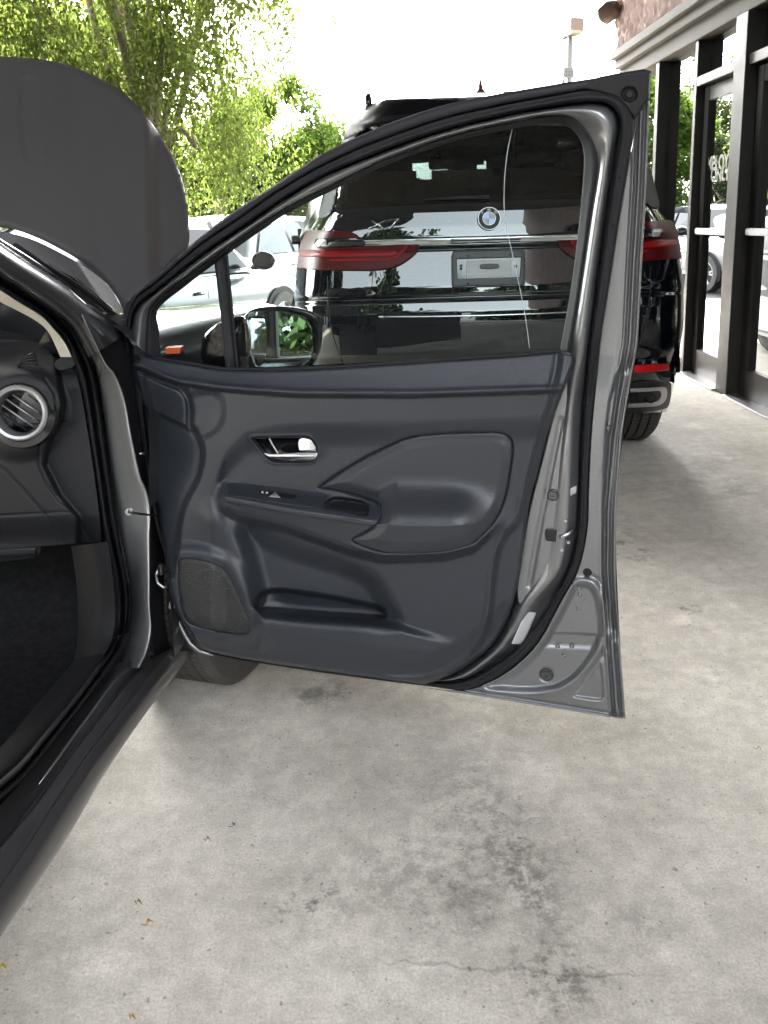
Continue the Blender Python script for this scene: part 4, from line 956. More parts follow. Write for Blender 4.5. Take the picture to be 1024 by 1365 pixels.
# front end face of the door with hinges
dpart(loft('hinge_face', [DM(A([170, 173, 180, 190, 197, 208, 220, 228, 238, 254]), A([470, 515, 545, 600, 640, 700, 745, 790, 820, 848]), A([-.10]*10)), DM(A([176, 178, 184, 192, 198, 208, 219, 227, 237, 253]), A([470, 495, 545, 600, 640, 700, 740, 788, 818, 846]), A([-.03]*10)), DM(A([186, 186, 190, 197, 203, 212, 222, 230, 240, 257]), A([474, 490, 546, 605, 645, 700, 735, 786, 816, 843]), A([-.02]*10))], M['dark_paint'], door, 60, 3))
for (u, v) in ((186, 590), (217, 768)):
    hg = dpart(tube('hinge', [*DM(A([u-6, u-9, u-7, u+1, u+6]), A([v-10, v-2, v+9, v+15, v+14]), A([-.05, -.045, -.045, -.045, -.05]))], .0035, M['steel'], door, 8))
    c = DM(u-3, v-13, -.05); dpart(lathe('hinge_pin', [(0, .006), (.007, .006), (.008, -.018), (0, -.018)], M['dark_paint'], c, (0, 0, 1), door, 12))
wc(tube('check_strap', [*CS(A([171., 180., 196.]), A([682., 684., 686.]), A([.02, .01, .0])), DM(214, 688, -.06)], [.005, .004, .0035, .0035], M['gloss_black'], sedan, 8, .7))
ck = CS(A(172.), A(682.), A(.022)); bmk = bmesh.new(); add_box(bmk, Vector(ck), (.014, .010, .014), None, .003); add_box(bmk, Vector(ck)+Vector((.004, -.006, .002)), (.006, .006, .018), Matrix.Rotation(.5, 4, 'Y'), .002)
wc(bm_obj('check_bracket', bmk, M['steel'], sedan))
jb = DM(230, 806, -.03); bmk = bmesh.new(); add_box(bmk, Vector(jb), (.014, .012, .018), Matrix.Rotation(.2, 4, 'Y'), .002); wc(bm_obj('seam_clip', bmk, M['steel'], door))
wc(tube('door_front_hem', DM(A([231, 238, 246, 254, 266, 284]), A([812, 828, 845, 858, 868, 873]), A([-.05, -.05, -.05, -.05, -.05, -.05])), [.003, .005, .006, .006, .005, .003], M['grey_paint'], door, 8))
# wing mirror beyond the glass
YM = 1.97
def MMp(u, v, h): return at_y(u, v, YM-A(h))
mo = cr([(321, 470), (321, 440), (325, 422), (335, 413), (350, 409), (380, 408), (402, 411), (424, 419), (429, 430), (430, 452), (425, 474), (416, 489), (400, 497), (370, 500), (340, 498), (327, 490)], 4, True)
mg = cr([(331, 440), (332, 420), (340, 416), (367, 415), (388, 418), (406, 424), (413, 432), (416, 445), (416, 472), (408, 482), (396, 489), (370, 494), (346, 492), (337, 476)], 4, True)
def ring(P, k, h):
    c = P.mean(0); X = c+(P-c)*k; return MMp(X[:, 0], X[:, 1], np.full(len(X), h))
nR = 64; mo_ = resample(np.r_[mo, mo[:1]], nR+1)[:-1]; mg_ = resample(np.r_[mg, mg[:1]], nR+1)[:-1]
i0 = np.argmin(np.linalg.norm(mg_-mo_[0], axis=1)); mg_ = np.roll(mg_, -i0, 0)
rings = [ring(mg_, 1.0, -.014), ring(mg_, 1.02, .004), ring((mg_*.5+mo_*.5), 1, .014), ring(mo_, .985, .010), ring(mo_, 1.0, -.004), ring(mo_, .97, -.05), ring(mo_, .82, -.10), ring(mo_, .45, -.135), ring(mo_, .05, -.142)]
V = np.concatenate(rings); Fm = [(i*nR+k, i*nR+(k+1) % nR, (i+1)*nR+(k+1) % nR, (i+1)*nR+k) for i in range(len(rings)-1) for k in range(nR)]
mir = dpart(mesh_obj('wing_mirror', V, Fm, M['gloss_black'], door))
dpart(relief('mirror_glass', mg, MMp, lambda u, v: -.012-.00022*(455-v)+.00004*(u-372), 6, M['mirror'], door, skirt=0))
arm_ = cr([(268, 462), (272, 447), (284, 434), (300, 427), (330, 425), (332, 490), (300, 494), (276, 492), (269, 480)], 4, True)
def foot_h(u, v): return .10+.05*np.sqrt(np.clip(sd(arm_, u, v)/28, 0, 1))
dpart(relief('mirror_foot', arm_, MMp, foot_h, 2.5, M['gloss_black'], door, skirt=.12))

# ------------------------------------------------------------------ black SUV
UC = 652.0
suv = tag(empty('suv', (float(at_y(A(652.), A(292.), A(3.75))[0]), 4.6, 0)), 'glossy black SUV parked tail towards us beside the storefront', 'car')
HW = fi([(120, 140), (128, 152), (140, 163), (150, 171), (160, 179), (194, 199), (263, 219), (285, 229), (304, 241), (333, 254), (386, 260), (440, 259), (484, 254), (505, 250), (535, 243), (556, 236)])
_vp = A([118, 126, 130, 150, 160, 166, 215, 262, 270, 277, 300, 316, 322, 326, 332, 380, 391, 396, 400, 414, 430, 470, 484, 500, 512, 530, 548, 560])
_yp = A([4.50, 4.26, 4.12, 4.05, 4.07, 4.18, 4.02, 3.83, 3.79, 3.755, 3.735, 3.725, 3.735, 3.745, 3.715, 3.670, 3.665, 3.675, 3.622, 3.610, 3.606, 3.612, 3.625, 3.615, 3.63, 3.66, 3.72, 3.80])
def suv_y(u, v, off=0):
    u = A(u); v = A(v)
    vc_ = v+.028*(u-UC); a = np.clip((u-UC)/HW(vc_), -1.05, 1.05)
    y = np.interp(vc_, _vp, _yp)
    return y+.05*a*a+.05*np.abs(a)**5+.46*np.abs(a)**24-off
def SV(u, v, h): return at_y(u, v, suv_y(u, v, A(h)))
def vT(u, v): return v-.028*(u-UC)               # level line -> image
def mir_(poly): return [(2*UC-u, v-.028*(2*UC-2*u)) for u, v in poly]
def sp(o): return world_child(o)
# body: rear face, sides, roof
ua = np.sin(np.linspace(-1, 1, 91)*math.pi/2); ua = np.sign(ua)*np.abs(ua)**.8
vr = np.r_[np.linspace(122, 168, 24), np.linspace(170, 330, 60), np.linspace(332, 420, 50), np.linspace(423, 556, 40)]
AA, VV = np.meshgrid(ua, vr, indexing='ij')
Ug = UC+AA*HW(VV); Vg = VV-.028*(Ug-UC)
Rg = SV(Ug, Vg, 0*Ug)
win = cr([(440, 280), (440, 280), (452, 232), (468, 188), (484, 165), (500, 158), (560, 153), (652, 150), (744, 148), (804, 149), (820, 155), (838, 176), (856, 220), (870, 268), (870, 268), (760, 264), (652, 268), (540, 273)], 3, True)
inw = sd(win, (Ug[:-1, :-1]+Ug[1:, 1:])/2, (Vg[:-1, :-1]+Vg[1:, 1:])/2) > 6
n, m_ = AA.shape; faces = []
for i in range(n-1):
    for j in range(m_-1):
        if not inw[i, j]: faces.append((i*m_+j, i*m_+j+1, (i+1)*m_+j+1, (i+1)*m_+j))
verts = list(Rg.reshape(-1, 3))
YF = 8.05
xc = float(Rg[n//2, 60][0])
def prof_z(y): return np.interp(y, [3.5, 6.0, 6.3, 7.0, 7.2, 7.7, YF], [9, 9, 1.66, 1.20, 1.14, 1.06, .92])
def ext(P, nst=26):
    """carry a boundary row forward to the nose"""
    out = []
    for k in range(1, nst+1):
        t = k/nst; y = P[:, 1]+(YF-P[:, 1])*t
        tp = 1-.16*np.clip((y-6.9)/(YF-6.9), 0, 1)**2
        Z = np.minimum(P[:, 2], prof_z(y)); 
        x = xc+(P[:, 0]-xc)*(1-.015*min(t*4, 1))*tp
        out.append(np.stack([x, y, Z], 1))
    return out
base = len(verts)
for side in (0, n-1):
    P = Rg[side]; rows = [P]+ext(P)
    off = len(verts); verts += list(np.concatenate(rows))
    faces += [tuple(off+i for i in f) for f in grid_faces(len(rows), m_, side == 0)]
P = Rg[:, 0]; rows = [P]+ext(P); off = len(verts); verts += list(np.concatenate(rows))
gf = grid_faces(len(rows), n)
yy_ = np.concatenate(rows)[:, 1]
tf = []
for f in gf:
    y = np.mean([yy_[i] for i in f]); x = np.mean([verts[off+i][0] for i in f])
    if 6.40 < y < 6.68 and abs(x-xc) < .5: continue      # windscreen opening
    tf.append(tuple(off+i for i in f))
faces += tf
body = sp(mesh_obj('body', verts, faces, M['suv_black'], suv))
nose = [(xc-.75, YF, .30), (xc+.75, YF, .30), (xc+.75, YF, .92), (xc-.75, YF, .92)]
sp(mesh_obj('nose', nose, [(0, 1, 2, 3)], M['suv_black'], suv, False))
sp(box('underbody', (xc-.75, 4.1, .24), (xc+.75, YF-.1, .5), M['rubber'], suv, .02))
sp(relief('rear_window', win, SV, lambda u, v: .004+0*u, 6, M['suv_glass'], suv, skirt=0))
wsx = [(xc-.56, 6.34, 1.642), (xc+.56, 6.34, 1.642), (xc+.56, 6.76, 1.366), (xc-.56, 6.76, 1.366)]
sp(mesh_obj('windscreen', wsx, [(0, 1, 2, 3)], M['wind'], suv, False))
# seats seen against the windscreen
ib = bmesh.new()
add_box(ib, (xc, 5.5, .86), (1.5, 1.7, .66), None, .04)
sp(bm_obj('cabin_floor', ib, M['interior_dark'], suv))
for yy, xs_ in ((5.0, (-.45, 0, .45)), (5.9, (-.38, .38))):
    for xx in xs_:
        hb = bmesh.new(); add_box(hb, (xc+xx, yy, 1.28), (.46, .14, .42), None, .05); add_box(hb, (xc+xx, yy, 1.555), (.25, .10, .16), None, .04)
        sp(bm_obj('seat_back', hb, M['interior_dark'], suv, True))
mb_ = bmesh.new(); add_box(mb_, (xc, 6.3, 1.60), (.24, .03, .07), None, .01); sp(bm_obj('rear_view_mirror', mb_, M['interior_dark'], suv))
for s in (-1, 1):
    w0 = [(xc+s*.93, 4.5, 1.12), (xc+s*.935, 6.7, 1.10), (xc+s*.84, 6.15, 1.5), (xc+s*.82, 4.7, 1.5)]
    sp(mesh_obj('side_window', w0, [(0, 1, 2, 3)], M['gloss_black'], suv, False))
# roof rails, fin, brake light
for s in (-1, 1):
    u0 = 491 if s < 0 else 2*UC-491
    p = [at_y(A(u0), A(vT(u0, 126)), A(4.6)), at_y(A(u0), A(vT(u0, 126)), A(4.6))+A([0, 1.2, .03]), at_y(A(u0), A(vT(u0, 126)), A(4.6))+A([-s*.05, 2.0, -.10])]
    sp(tube('roof_rail', [p[0]+A([0, .02, -.06]), p[0]+A([0, .0, -.01]), p[0]+A([0, .06, .015]), *p[1:]], .018, M['suv_black'], suv, 8))
fb = at_y(A(639.), A(127.), A(4.9))
fv = [fb+A(p) for p in ((-.055, -.09, -.02), (.055, -.09, -.02), (.055, .10, -.02), (-.055, .10, -.02), (-.014, -.07, .022), (.014, -.07, .022), (.004, -.045, .082), (-.004, -.045, .082), (.006, .03, .03), (-.006, .03, .03))]
sp(mesh_obj('antenna_fin', fv, [(0, 1, 5, 4), (4, 5, 6, 7), (1, 2, 8, 5), (5, 8, 6), (3, 0, 4, 9), (4, 7, 9), (6, 8, 9, 7), (2, 3, 9, 8)], mat('brown fin', (.14, .05, .035), .35), suv, False))
sp(relief('brake_light', [(560, vT(560, 138)), (744, vT(744, 138)), (744, vT(744, 141)), (560, vT(560, 141))], SV, lambda u, v: .006+0*u, 2, M['red_lens'], suv, skirt=.004))
spl = [(458, 186), (466, 170), (474, 158), (484, 146), (496, 140), (520, 136), (572, 131.5), (652, 128)]
spl = spl+[(2*UC-u, v-.028*(2*UC-2*u)) for u, v in spl[-2::-1]]
spl = spl+[(825, vT(825, 170)), (800, vT(800, 163)), (652, 160), (504, vT(504, 163)), (478, vT(478, 172))]
sp(relief('roof_spoiler', cr(spl, 3, True), SV, lambda u, v: .035+0*u, 3, M['spoiler'], suv, skirt=.05))
dpl = cr([(455, 190), (472, 160), (500, 160), (484, 172), (469, 196), (453, 240), (443, 284), (425, 290), (430, 262), (441, 225)], 3, True)
for f in (lambda p: [tuple(q) for q in p], mir_): sp(relief('pillar_reflection_cover', f(dpl), SV, lambda u, v: .010+0*u, 2.5, M['spoiler'], suv, skirt=.02))  # black pieces added to hide the pale reflection on the rear pillars
# rear wiper
wpv = SV(A([652, 640, 615, 590, 566]), A([262, 262.5, 263.5, 264.5, 266]), A([.02, .022, .022, .02, .015]))
sp(tube('rear_wiper', wpv, [.010, .009, .008, .006, .004], M['black_plastic'], suv, 6))
# chrome bar
bar = [(481, vT(481, 315.5)), (652, 316), (823, vT(823, 315.5)), (823, vT(823, 324.5)), (652, 325), (481, vT(481, 324.5))]
def bar_h(u, v): vv = v+.028*(u-UC); return .010+.004*sst(vv, 316, 319)-.003*gexp(vv-320.5, 1.0)
sp(relief('chrome_bar', bar, SV, bar_h, 1.2, M['chrome'], suv, skirt=.012))
# tail lights
tl = cr([(407, 309), (421, 306.6), (470, 310), (483, 320), (484, 328), (484, 328), (545, 328), (560, 328), (560, 328), (556, 336), (543, 347), (526, 356), (500, 360), (450, 360), (395, 359), (395, 359), (399, 332)], 3, True)
inl = cr([(421, 318), (481, 317), (487, 328), (424, 330)], 2, True)
clr = [(421, 320), (435, 319.5), (435, 328), (425, 328)]
st1 = cr([(401, 334), (438, 334), (528, 334), (530, 337), (522, 341), (401, 342)], 2, True)
st2 = cr([(440, 345), (505, 345), (522, 343), (533, 335), (540, 328), (544, 328), (537, 337), (525, 346), (505, 348), (440, 348)], 2, True)
def lampset(f, nm):
    t = sp(relief('tail_light', [tuple(p) for p in f(tl)], SV, lambda u, v: .010+0*u, 2, M['red_dark'], suv, skirt=.02))
    for poly, mm, nm2, hh in ((inl, M['gloss_black'], 'light_bar', .014), (clr, M['clear_lens'], 'reverse_lamp', .017), (st1, M['red_lens'], 'lens_strip', .014), (st2, M['red_lens'], 'light_guide', .0145)):
        sp(relief(nm2, [tuple(p) for p in f(poly)], SV, lambda u, v, hh=hh: hh+0*u, 1.6, mm, t, skirt=.004))
    return t
lampset(lambda p: p, 0); lampset(mir_, 1)
# emblem: roundel with ring lettering and quartered centre
ec = SV(A(652.), A(291.5), A(.010)); en = A([0, -1, .18]); en /= np.linalg.norm(en)
er = 14.6*ec[1]/FPX
emb = sp(lathe('emblem', [(0, .004), (er*.96, .004), (er*.96, .0)], M['black_plastic'], ec, en, suv, 48))
sp(lathe('emblem_ring', [(er*.955, .004), (er*.965, .008), (er*1.0, .008), (er*1.03, 0)], M['steel'], ec, en, emb, 48))
sp(lathe('emblem_inner_ring', [(er*.56, .004), (er*.57, .0068), (er*.595, .0068), (er*.60, .004)], M['steel'], ec, en, emb, 40))
ex = A([1.0, 0, 0]); ey = np.cross(en, ex); ey = -ey if ey[2] < 0 else ey
for k in range(4):
    a = np.linspace(k*math.pi/2, (k+1)*math.pi/2, 10)
    V = [ec+en*.0058]+[ec+en*.0058+er*.56*(ex*math.cos(t)+ey*math.sin(t)) for t in a]
    sp(mesh_obj('emblem_quarter', V, [tuple(range(11))], M['white'] if k % 2 == 0 else M['blue'], emb, False))
for ch, ang in (('B', 137), ('M', 90), ('W', 43)):
    a = R_(ang); p = ec+en*.0045+er*.775*(ex*math.cos(a)+ey*math.sin(a)); d = ex*math.sin(a)-ey*math.cos(a); up = ex*math.cos(a)+ey*math.sin(a)
    mt = Matrix(((d[0], up[0], en[0], p[0]), (d[1], up[1], en[1], p[1]), (d[2], up[2], en[2], p[2]), (0, 0, 0, 1)))
    sp(text_obj('emblem_letter', ch, er*.34, M['white'], mt, emb, .001, 1, .0006))
# model badge strokes
def stroke(name, pts, wd, off=.010):
    P = [(p[0], vT(p[0], p[1])) for p in pts]; sp(tube(name, SV(A([p[0] for p in P]), A([p[1] for p in P]), A([off]*len(P))), wd, M['chrome'], suv, 4, .7))
mbp = SV(A(512.), A(296.), A(.010)); 
stroke('badge_letter', [(491, 300), (500, 296.5), (514, 290)], [.004, .007, .004]); stroke('badge_letter', [(496, 290), (504, 295), (511, 300)], [.004, .008, .005])
stroke('badge_numeral', [(516, 290), (531, 289), (519, 301)], [.005, .008, .008])
# number plate bracket and dealer plate
hp = cr([(603, vT(603, 335)), (603, vT(603, 335)), (606, vT(606, 333)), (696, vT(696, 333)), (700, vT(700, 336)), (700, vT(700, 380)), (697, vT(697, 382)), (607, vT(607, 382)), (603, vT(603, 379))], 3, True)
hp_in = [(609, vT(609, 344)), (695, vT(695, 344)), (694, vT(694, 370.5)), (610, vT(610, 370.5))]
M['holder'] = mat('grey plate bracket', (.06, .063, .067), .5)
PLY = float(np.min(suv_y(A([603., 700., 652.]), A([335., 380., 360.]))))
def PLm(u, v, h): return at_y(u, v, PLY-.004-A(h)+.00045*(360-(A(v)+.028*(A(u)-UC)))*1.0)
hold = sp(relief('plate_bracket', hp, PLm, lambda u, v: .006+.004*sst(sd(hp, u, v), 0, 3), 1.2, M['holder'], suv, holes=[hp_in], skirt=.02))
sp(relief('bracket_recess', hp_in, PLm, lambda u, v: .001+0*u, 2, M['gloss_black'], hold, skirt=.0))
pl = cr([(622, vT(622, 347)), (622, vT(622, 347)), (681, vT(681, 347)), (681, vT(681, 347)), (682, vT(682, 370)), (680, vT(680, 372)), (624, vT(624, 372)), (622, vT(622, 370))], 2, True)
sp(relief('plate', pl, PLm, lambda u, v: .006+.003*sst(v+.028*(u-UC), 365, 367), 1.2, M['white'], hold, skirt=.006))
sp(relief('plate_slot', cr([(641, vT(641, 352)), (664, vT(664, 352)), (665, vT(665, 358)), (641, vT(641, 358))], 2, True), PLm, lambda u, v: .010+0*u, 1, M['holder'], hold, skirt=.003))
for (u, v) in ((624, 340), (680, 340), (624, 377), (680, 377), (615, 353), (615, 357), (688, 356)):
    c = PLm(A(u*1.), A(vT(u, v)), A(.011)); sp(lathe('bracket_screw', [(0, .002), (.005, .002), (.006, 0)], M['gloss_black'], c, (0, -1, 0), hold, 10))
for (u0, u1) in ((618, 636), (668, 690)):
    sp(relief('bracket_tab', [(u0, vT(u0, 380)), (u1, vT(u1, 380)), (u1, vT(u1, 383)), (u0, vT(u0, 383))], PLm, lambda u, v: .013+0*u, 1.5, M['gloss_black'], hold, skirt=.004))
# panel gaps
def gap(name, pts, r=.004):
    P = cr(pts, 5); sp(tube(name, SV(P[:, 0], P[:, 1], np.full(len(P), -.001)), r, M['rubber'], suv, 5))
gap('tailgate_gap', [(470, vT(470, 396)), (560, vT(560, 396)), (652, 396), (760, vT(760, 396)), (840, vT(840, 396))])
gap('tailgate_gap', [(437, vT(437, 362)), (438, vT(438, 400)), (444, vT(444, 440)), (458, vT(458, 480))], .003)
gap('tailgate_gap', [(2*UC-437, vT(867, 362)), (2*UC-438, vT(866, 400)), (2*UC-444, vT(860, 440)), (2*UC-458, vT(846, 480))], .003)
crs = cr([(505, vT(505, 418)), (600, vT(600, 420)), (700, vT(700, 420)), (800, vT(800, 418))], 5)
sp(tube('bumper_trim', SV(crs[:, 0], crs[:, 1], np.full(len(crs), .003)), .004, M['chrome'], suv, 5))
# low reflector, exhaust finisher, valance
rfl = [(845, 487), (892, 484.5), (892.5, 494), (845, 497)]
for f in (lambda p: p, mir_): sp(relief('bumper_reflector', f(rfl), SV, lambda u, v: .010+0*u, 2, M['red_bright'], suv, skirt=.01))
exo = cr([(800, 520), (800, 520), (862, 517), (884, 515.5), (889, 518), (889, 530), (883, 538), (872, 542), (800, 545), (800, 545)], 3, True)
exi = cr([(803, 525), (803, 525), (862, 522), (879, 521), (881, 523), (880, 530), (872, 536), (803, 540), (803, 540)], 3, True)
for f in (lambda p: [tuple(q) for q in p], lambda p: mir_(p)):
    e = sp(relief('exhaust_finisher', f(exo), SV, lambda u, v: .028+0*u, 1.5, M['steel'], suv, holes=[f(exi)], skirt=.05))
    sp(relief('exhaust_cavity', f(exi), SV, lambda u, v: .002+0*u, 2, M['gloss_black'], e, skirt=0))
    for uu in (842, 866):
        q = f([(uu, 530)])[0]; c = SV(A(q[0]), A(q[1]), A(.006)); sp(lathe('tail_pipe', [(.019, .018), (.022, .020), (.024, .0)], M['rubber'], c, (0, -1, 0), e, 20))
sp(relief('exhaust_surround', cr([(838, 512), (892, 509), (895, 520), (892, 540), (886, 545), (838, 549)], 3, True), SV, lambda u, v: .008+0*u, 2, M['black_plastic'], suv, skirt=.01))
val = cr([(470, 556), (652, 551), (834, 546), (834, 560), (652, 566), (470, 570)], 2, True)
sp(relief('rear_valance', val, SV, lambda u, v: .02+0*u, 4, M['black_plastic'], suv, skirt=.02))
# wheels
tyx = float(at_y(A(893.), A(545.), A(4.0))[0])
for s in (-1, 1):
    X = xc+s*(tyx-xc-.135)
    for yy in (4.42, 7.05):
        make_wheel('wheel', (X, yy, .375), (s, 0, 0), .375, .27 if yy < 5 else .26, suv, .70, 5, True, .3)
    for yy in (4.42, 7.05):
        a = np.linspace(.15, math.pi-.15, 24); xs2 = xc+s*.955
        inner = [(xs2, yy+.40*math.cos(t), .375+.40*math.sin(t)) for t in a]; outer = [(xs2, yy+.47*math.cos(t), .375+.47*math.sin(t)) for t in a]
        sp(mesh_obj('wheel_arch', inner+outer, [(i, i+1, 24+i+1, 24+i) for i in range(23)], M['black_plastic'], suv, False))
        dsk = [(xs2-s*.004, yy, .375)]+[(xs2-s*.004, yy+.40*math.cos(t), max(.375+.40*math.sin(t), .38)) for t in np.linspace(0, 2*math.pi, 25)[:-1]]
        sp(mesh_obj('wheel_well', dsk, [(0, 1+i, 1+(i+1) % 24) for i in range(24)], M['rubber'], suv, False))
    mm2 = bmesh.new(); add_box(mm2, (xc+s*1.07, 6.55, 1.08), (.22, .14, .17), None, .05); add_box(mm2, (xc+s*.97, 6.6, 1.03), (.14, .06, .05), None, .01)
    sp(bm_obj('wing_mirror', mm2, M['suv_black'], suv, True))

# ------------------------------------------------------------------ cars parked in the lot
M['white_paint'] = mat('white car paint', (.22, .225, .23), .3, 0, .3)
M['silver_paint'] = paint('silver car paint', (.075, .082, .088), .6, .32, False)
M['blue_paint'] = paint('blue car paint', (.05, .07, .45), .3, .3, False)
M['car_glass'] = mat('dark car glass', (.012, .016, .018), .12, spec=.2)
M['head_lens'] = mat('head lamp lens', (.5, .52, .54), .1, coat=1)
def parked_car(loc, rz, pm, label, H=1.45, L=4.5, W=1.8, suvish=False):
    o = tag(empty('parked_car', loc, rz), label, 'car', 'cars parked in the lot')
    hl, hw = L/2, W/2
    zb = .24; belt = .92 if not suvish else 1.05; hoodz = .88 if not suvish else 1.02
    st = [(-hl, .80, .55, belt-.10), (-hl+.12, .90, .42, belt-.01), (-hl*.62, .98, zb, belt+.01), (-.4, 1.0, zb, belt), (.6, 1.0, zb, belt-.02), (hl*.45, .99, zb, hoodz), (hl*.8, .95, zb+.02, hoodz-.09), (hl-.12, .84, zb+.06, hoodz-.20), (hl, .66, .42, .62)]
    rows = []
    for x, k, z0, z1 in st:
        w_ = hw*k; zm = z0+(z1-z0)*.55
        half = [(0, z0), (w_*.86, z0), (w_*.97, z0+.06), (w_, zm), (w_*.985, zm+(z1-zm)*.5), (w_*.93, z1-.03), (w_*.85, z1), (w_*.45, z1+.02), (0, z1+.025)]
        full = [(x, y, z) for y, z in half]+[(x, -y, z) for y, z in half[-2:0:-1]]
        rows.append(full)
    Rw = np.array(rows); cl = [cr(Rw[:, j], 5) for j in range(Rw.shape[1])]
    G = np.stack(cl, 1); nn, mm_ = G.shape[:2]
    F = [(i*mm_+j, i*mm_+(j+1) % mm_, (i+1)*mm_+(j+1) % mm_, (i+1)*mm_+j) for i in range(nn-1) for j in range(mm_)]+[tuple(range(mm_-1, -1, -1)), tuple((nn-1)*mm_+j for j in range(mm_))]
    bodyo = mesh_obj('body', G.reshape(-1, 3), F, pm, o)
    # greenhouse
    xr = -hl*.86 if suvish else -hl*.60
    gh = [(xr-.05, belt), (xr+.30 if not suvish else xr+.12, H-.16), (xr+.62 if not suvish else xr+.3, H-.03), (-.1, H), (.35, H-.04), (hl*.46, belt-.01)]
    def gw(z): return hw*(.90-.24*(z-belt)/(H-belt))
    gx = cr([(a, b) for a, b in gh], 6)
    V = []; ns = 7
    for x, z in gx:
        z = max(z, belt-.02)
        for s in np.linspace(-1, 1, ns):
            V.append((x, s*gw(z)*.96, z+.03*(1-s*s)))
    F = grid_faces(len(gx), ns)
    b0 = len(V)
    for s, i0 in ((-1, 0), (1, ns-1)):
        for k, (x, z) in enumerate(gx): V.append((x, s*hw*.90, belt-.02))
    for q in range(len(gx)-1):
        F.append((q*ns, (q+1)*ns, b0+q+1, b0+q)); F.append((q*ns+ns-1, (q+1)*ns+ns-1, b0+len(gx)+q+1, b0+len(gx)+q))
    mesh_obj('roof', V, F, pm, o)
    def pan(name, pts, mt=M['car_glass']): return mesh_obj(name, pts, [tuple(range(len(pts)))], mt, o, False)
    (x0, z0), (x1, z1), (x2, z2) = gh[0], gh[1], gh[-1]
    for s in (-1, 1):
        def sp_(x, z): return (x, s*(hw*.905-(hw*.905-gw(z)*.96)*np.clip((z-belt+.02)/(H-belt), 0, 1)+.012), z)
        tz = H-.13; xm = .0
        pan('side_window', [sp_(xm+.04, belt+.02), sp_(gh[-1][0]-.22, belt+.02), sp_(.50, tz), sp_(xm+.02, tz+.02)])
        pan('side_window', [sp_(xr+.22, belt+.03), sp_(xm-.06, belt+.02), sp_(xm-.06, tz+.02), sp_(xr+.62, tz-.03)])
        mb = bmesh.new(); bmesh.ops.create_icosphere(mb, subdivisions=3, radius=1, matrix=Matrix.Translation((hl*.36, s*(hw+.12), belt+.09)) @ Matrix.Diagonal((.085, .135, .095, 1)))
        for v_ in mb.verts: v_.co.x = max(v_.co.x, hl*.36-.03)
        add_box(mb, (hl*.37, s*(hw+.0), belt+.02), (.07, .10, .05), None, .015)
        bm_obj('wing_mirror', mb, M['gloss_black'], o, True)
        hl_ = bmesh.new(); add_box(hl_, (hl-.17, s*hw*.68, hoodz-.21), (.26, .34, .12), Matrix.Rotation(-s*.35, 4, 'Z'), .04); bm_obj('headlight', hl_, M['head_lens'], o, True)
        tb = bmesh.new(); add_box(tb, (-hl+.07, s*hw*.66, belt-.18), (.12, .36, .13), Matrix.Rotation(s*.2, 4, 'Z'), .03); bm_obj('tail_light', tb, M['red_lens'], o, True)
        for xh in (-.12, -1.0):
            db = bmesh.new(); add_box(db, (xh, s*(hw+.004), belt-.16), (.17, .03, .028), None, .008); bm_obj('door_handle', db, M['chrome'], o, True)
        lp = [(xm, s*(hw+.002), .30), (xm+.008, s*(hw+.002), .30), (xm+.008, s*(hw*.985+.004), belt-.06), (xm, s*(hw*.985+.004), belt-.06)]
        pan('door_gap', lp, M['rubber'])
        for xw_ in (-hl*.62, hl*.60):
            c = (xw_, s*(hw+.003), .33); nn2 = 24
            pan('wheel_well', [(c[0]+.38*math.cos(2*math.pi*k/nn2), c[1], max(.20, c[2]+.38*math.sin(2*math.pi*k/nn2))) for k in range(nn2)], M['rubber'])
            make_wheel('wheel', (xw_, s*(hw-.075), .325), (0, s, 0), .325, .2, o, .66, 5, False, .2, False, 28)
    f0 = lambda z, k=1.: gw(z)*.84*k
    xa, xb = gh[-1][0], gh[-2][0]
    pan('windscreen', [(xa-.06, -f0(belt), belt+.06), (xa-.06, f0(belt), belt+.06), (xb+.10, f0(H-.06), H-.055), (xb+.10, -f0(H-.06), H-.055)])
    gb = bmesh.new(); add_box(gb, (hl-.03, 0, .50), (.10, W*.55, .16), None, .03); bm_obj('grille', gb, M['gloss_black'], o, True)
    return o
PCZ = LOT
parked_car((-2.45, 8.2, PCZ), R_(66), M['silver_paint'], 'silver sedan seen through the open door window behind the wing mirror', 1.46, 4.5)
parked_car((-2.1, 13.2, PCZ), R_(70), M['white_paint'], 'white car just behind the silver sedan, left of the black SUV', 1.5, 4.6)
parked_car((-4.6, 15.6, PCZ), R_(-100), M['white_paint'], 'white car far back in the lot below the bright green trees', 1.5, 4.6)
parked_car((-1.9, 17.0, PCZ), R_(-98), M['silver_paint'], 'farthest silver car, showing its windscreen beside the black SUV', 1.46, 4.5)
parked_car((-7.0, 13.5, PCZ), R_(-95), M['white_paint'], 'white utility vehicle facing us, mirrored in the storefront door', 1.75, 4.8, 1.9, True)
parked_car((-9.6, 14.5, PCZ), R_(-95), M['blue_paint'], 'blue car in the row mirrored in the storefront door', 1.45, 4.4)
parked_car((-5.2, -6.0, PCZ+.17), R_(60), M['silver_paint'], 'silver car behind the viewer, mirrored in the wing mirror', 1.46, 4.5)

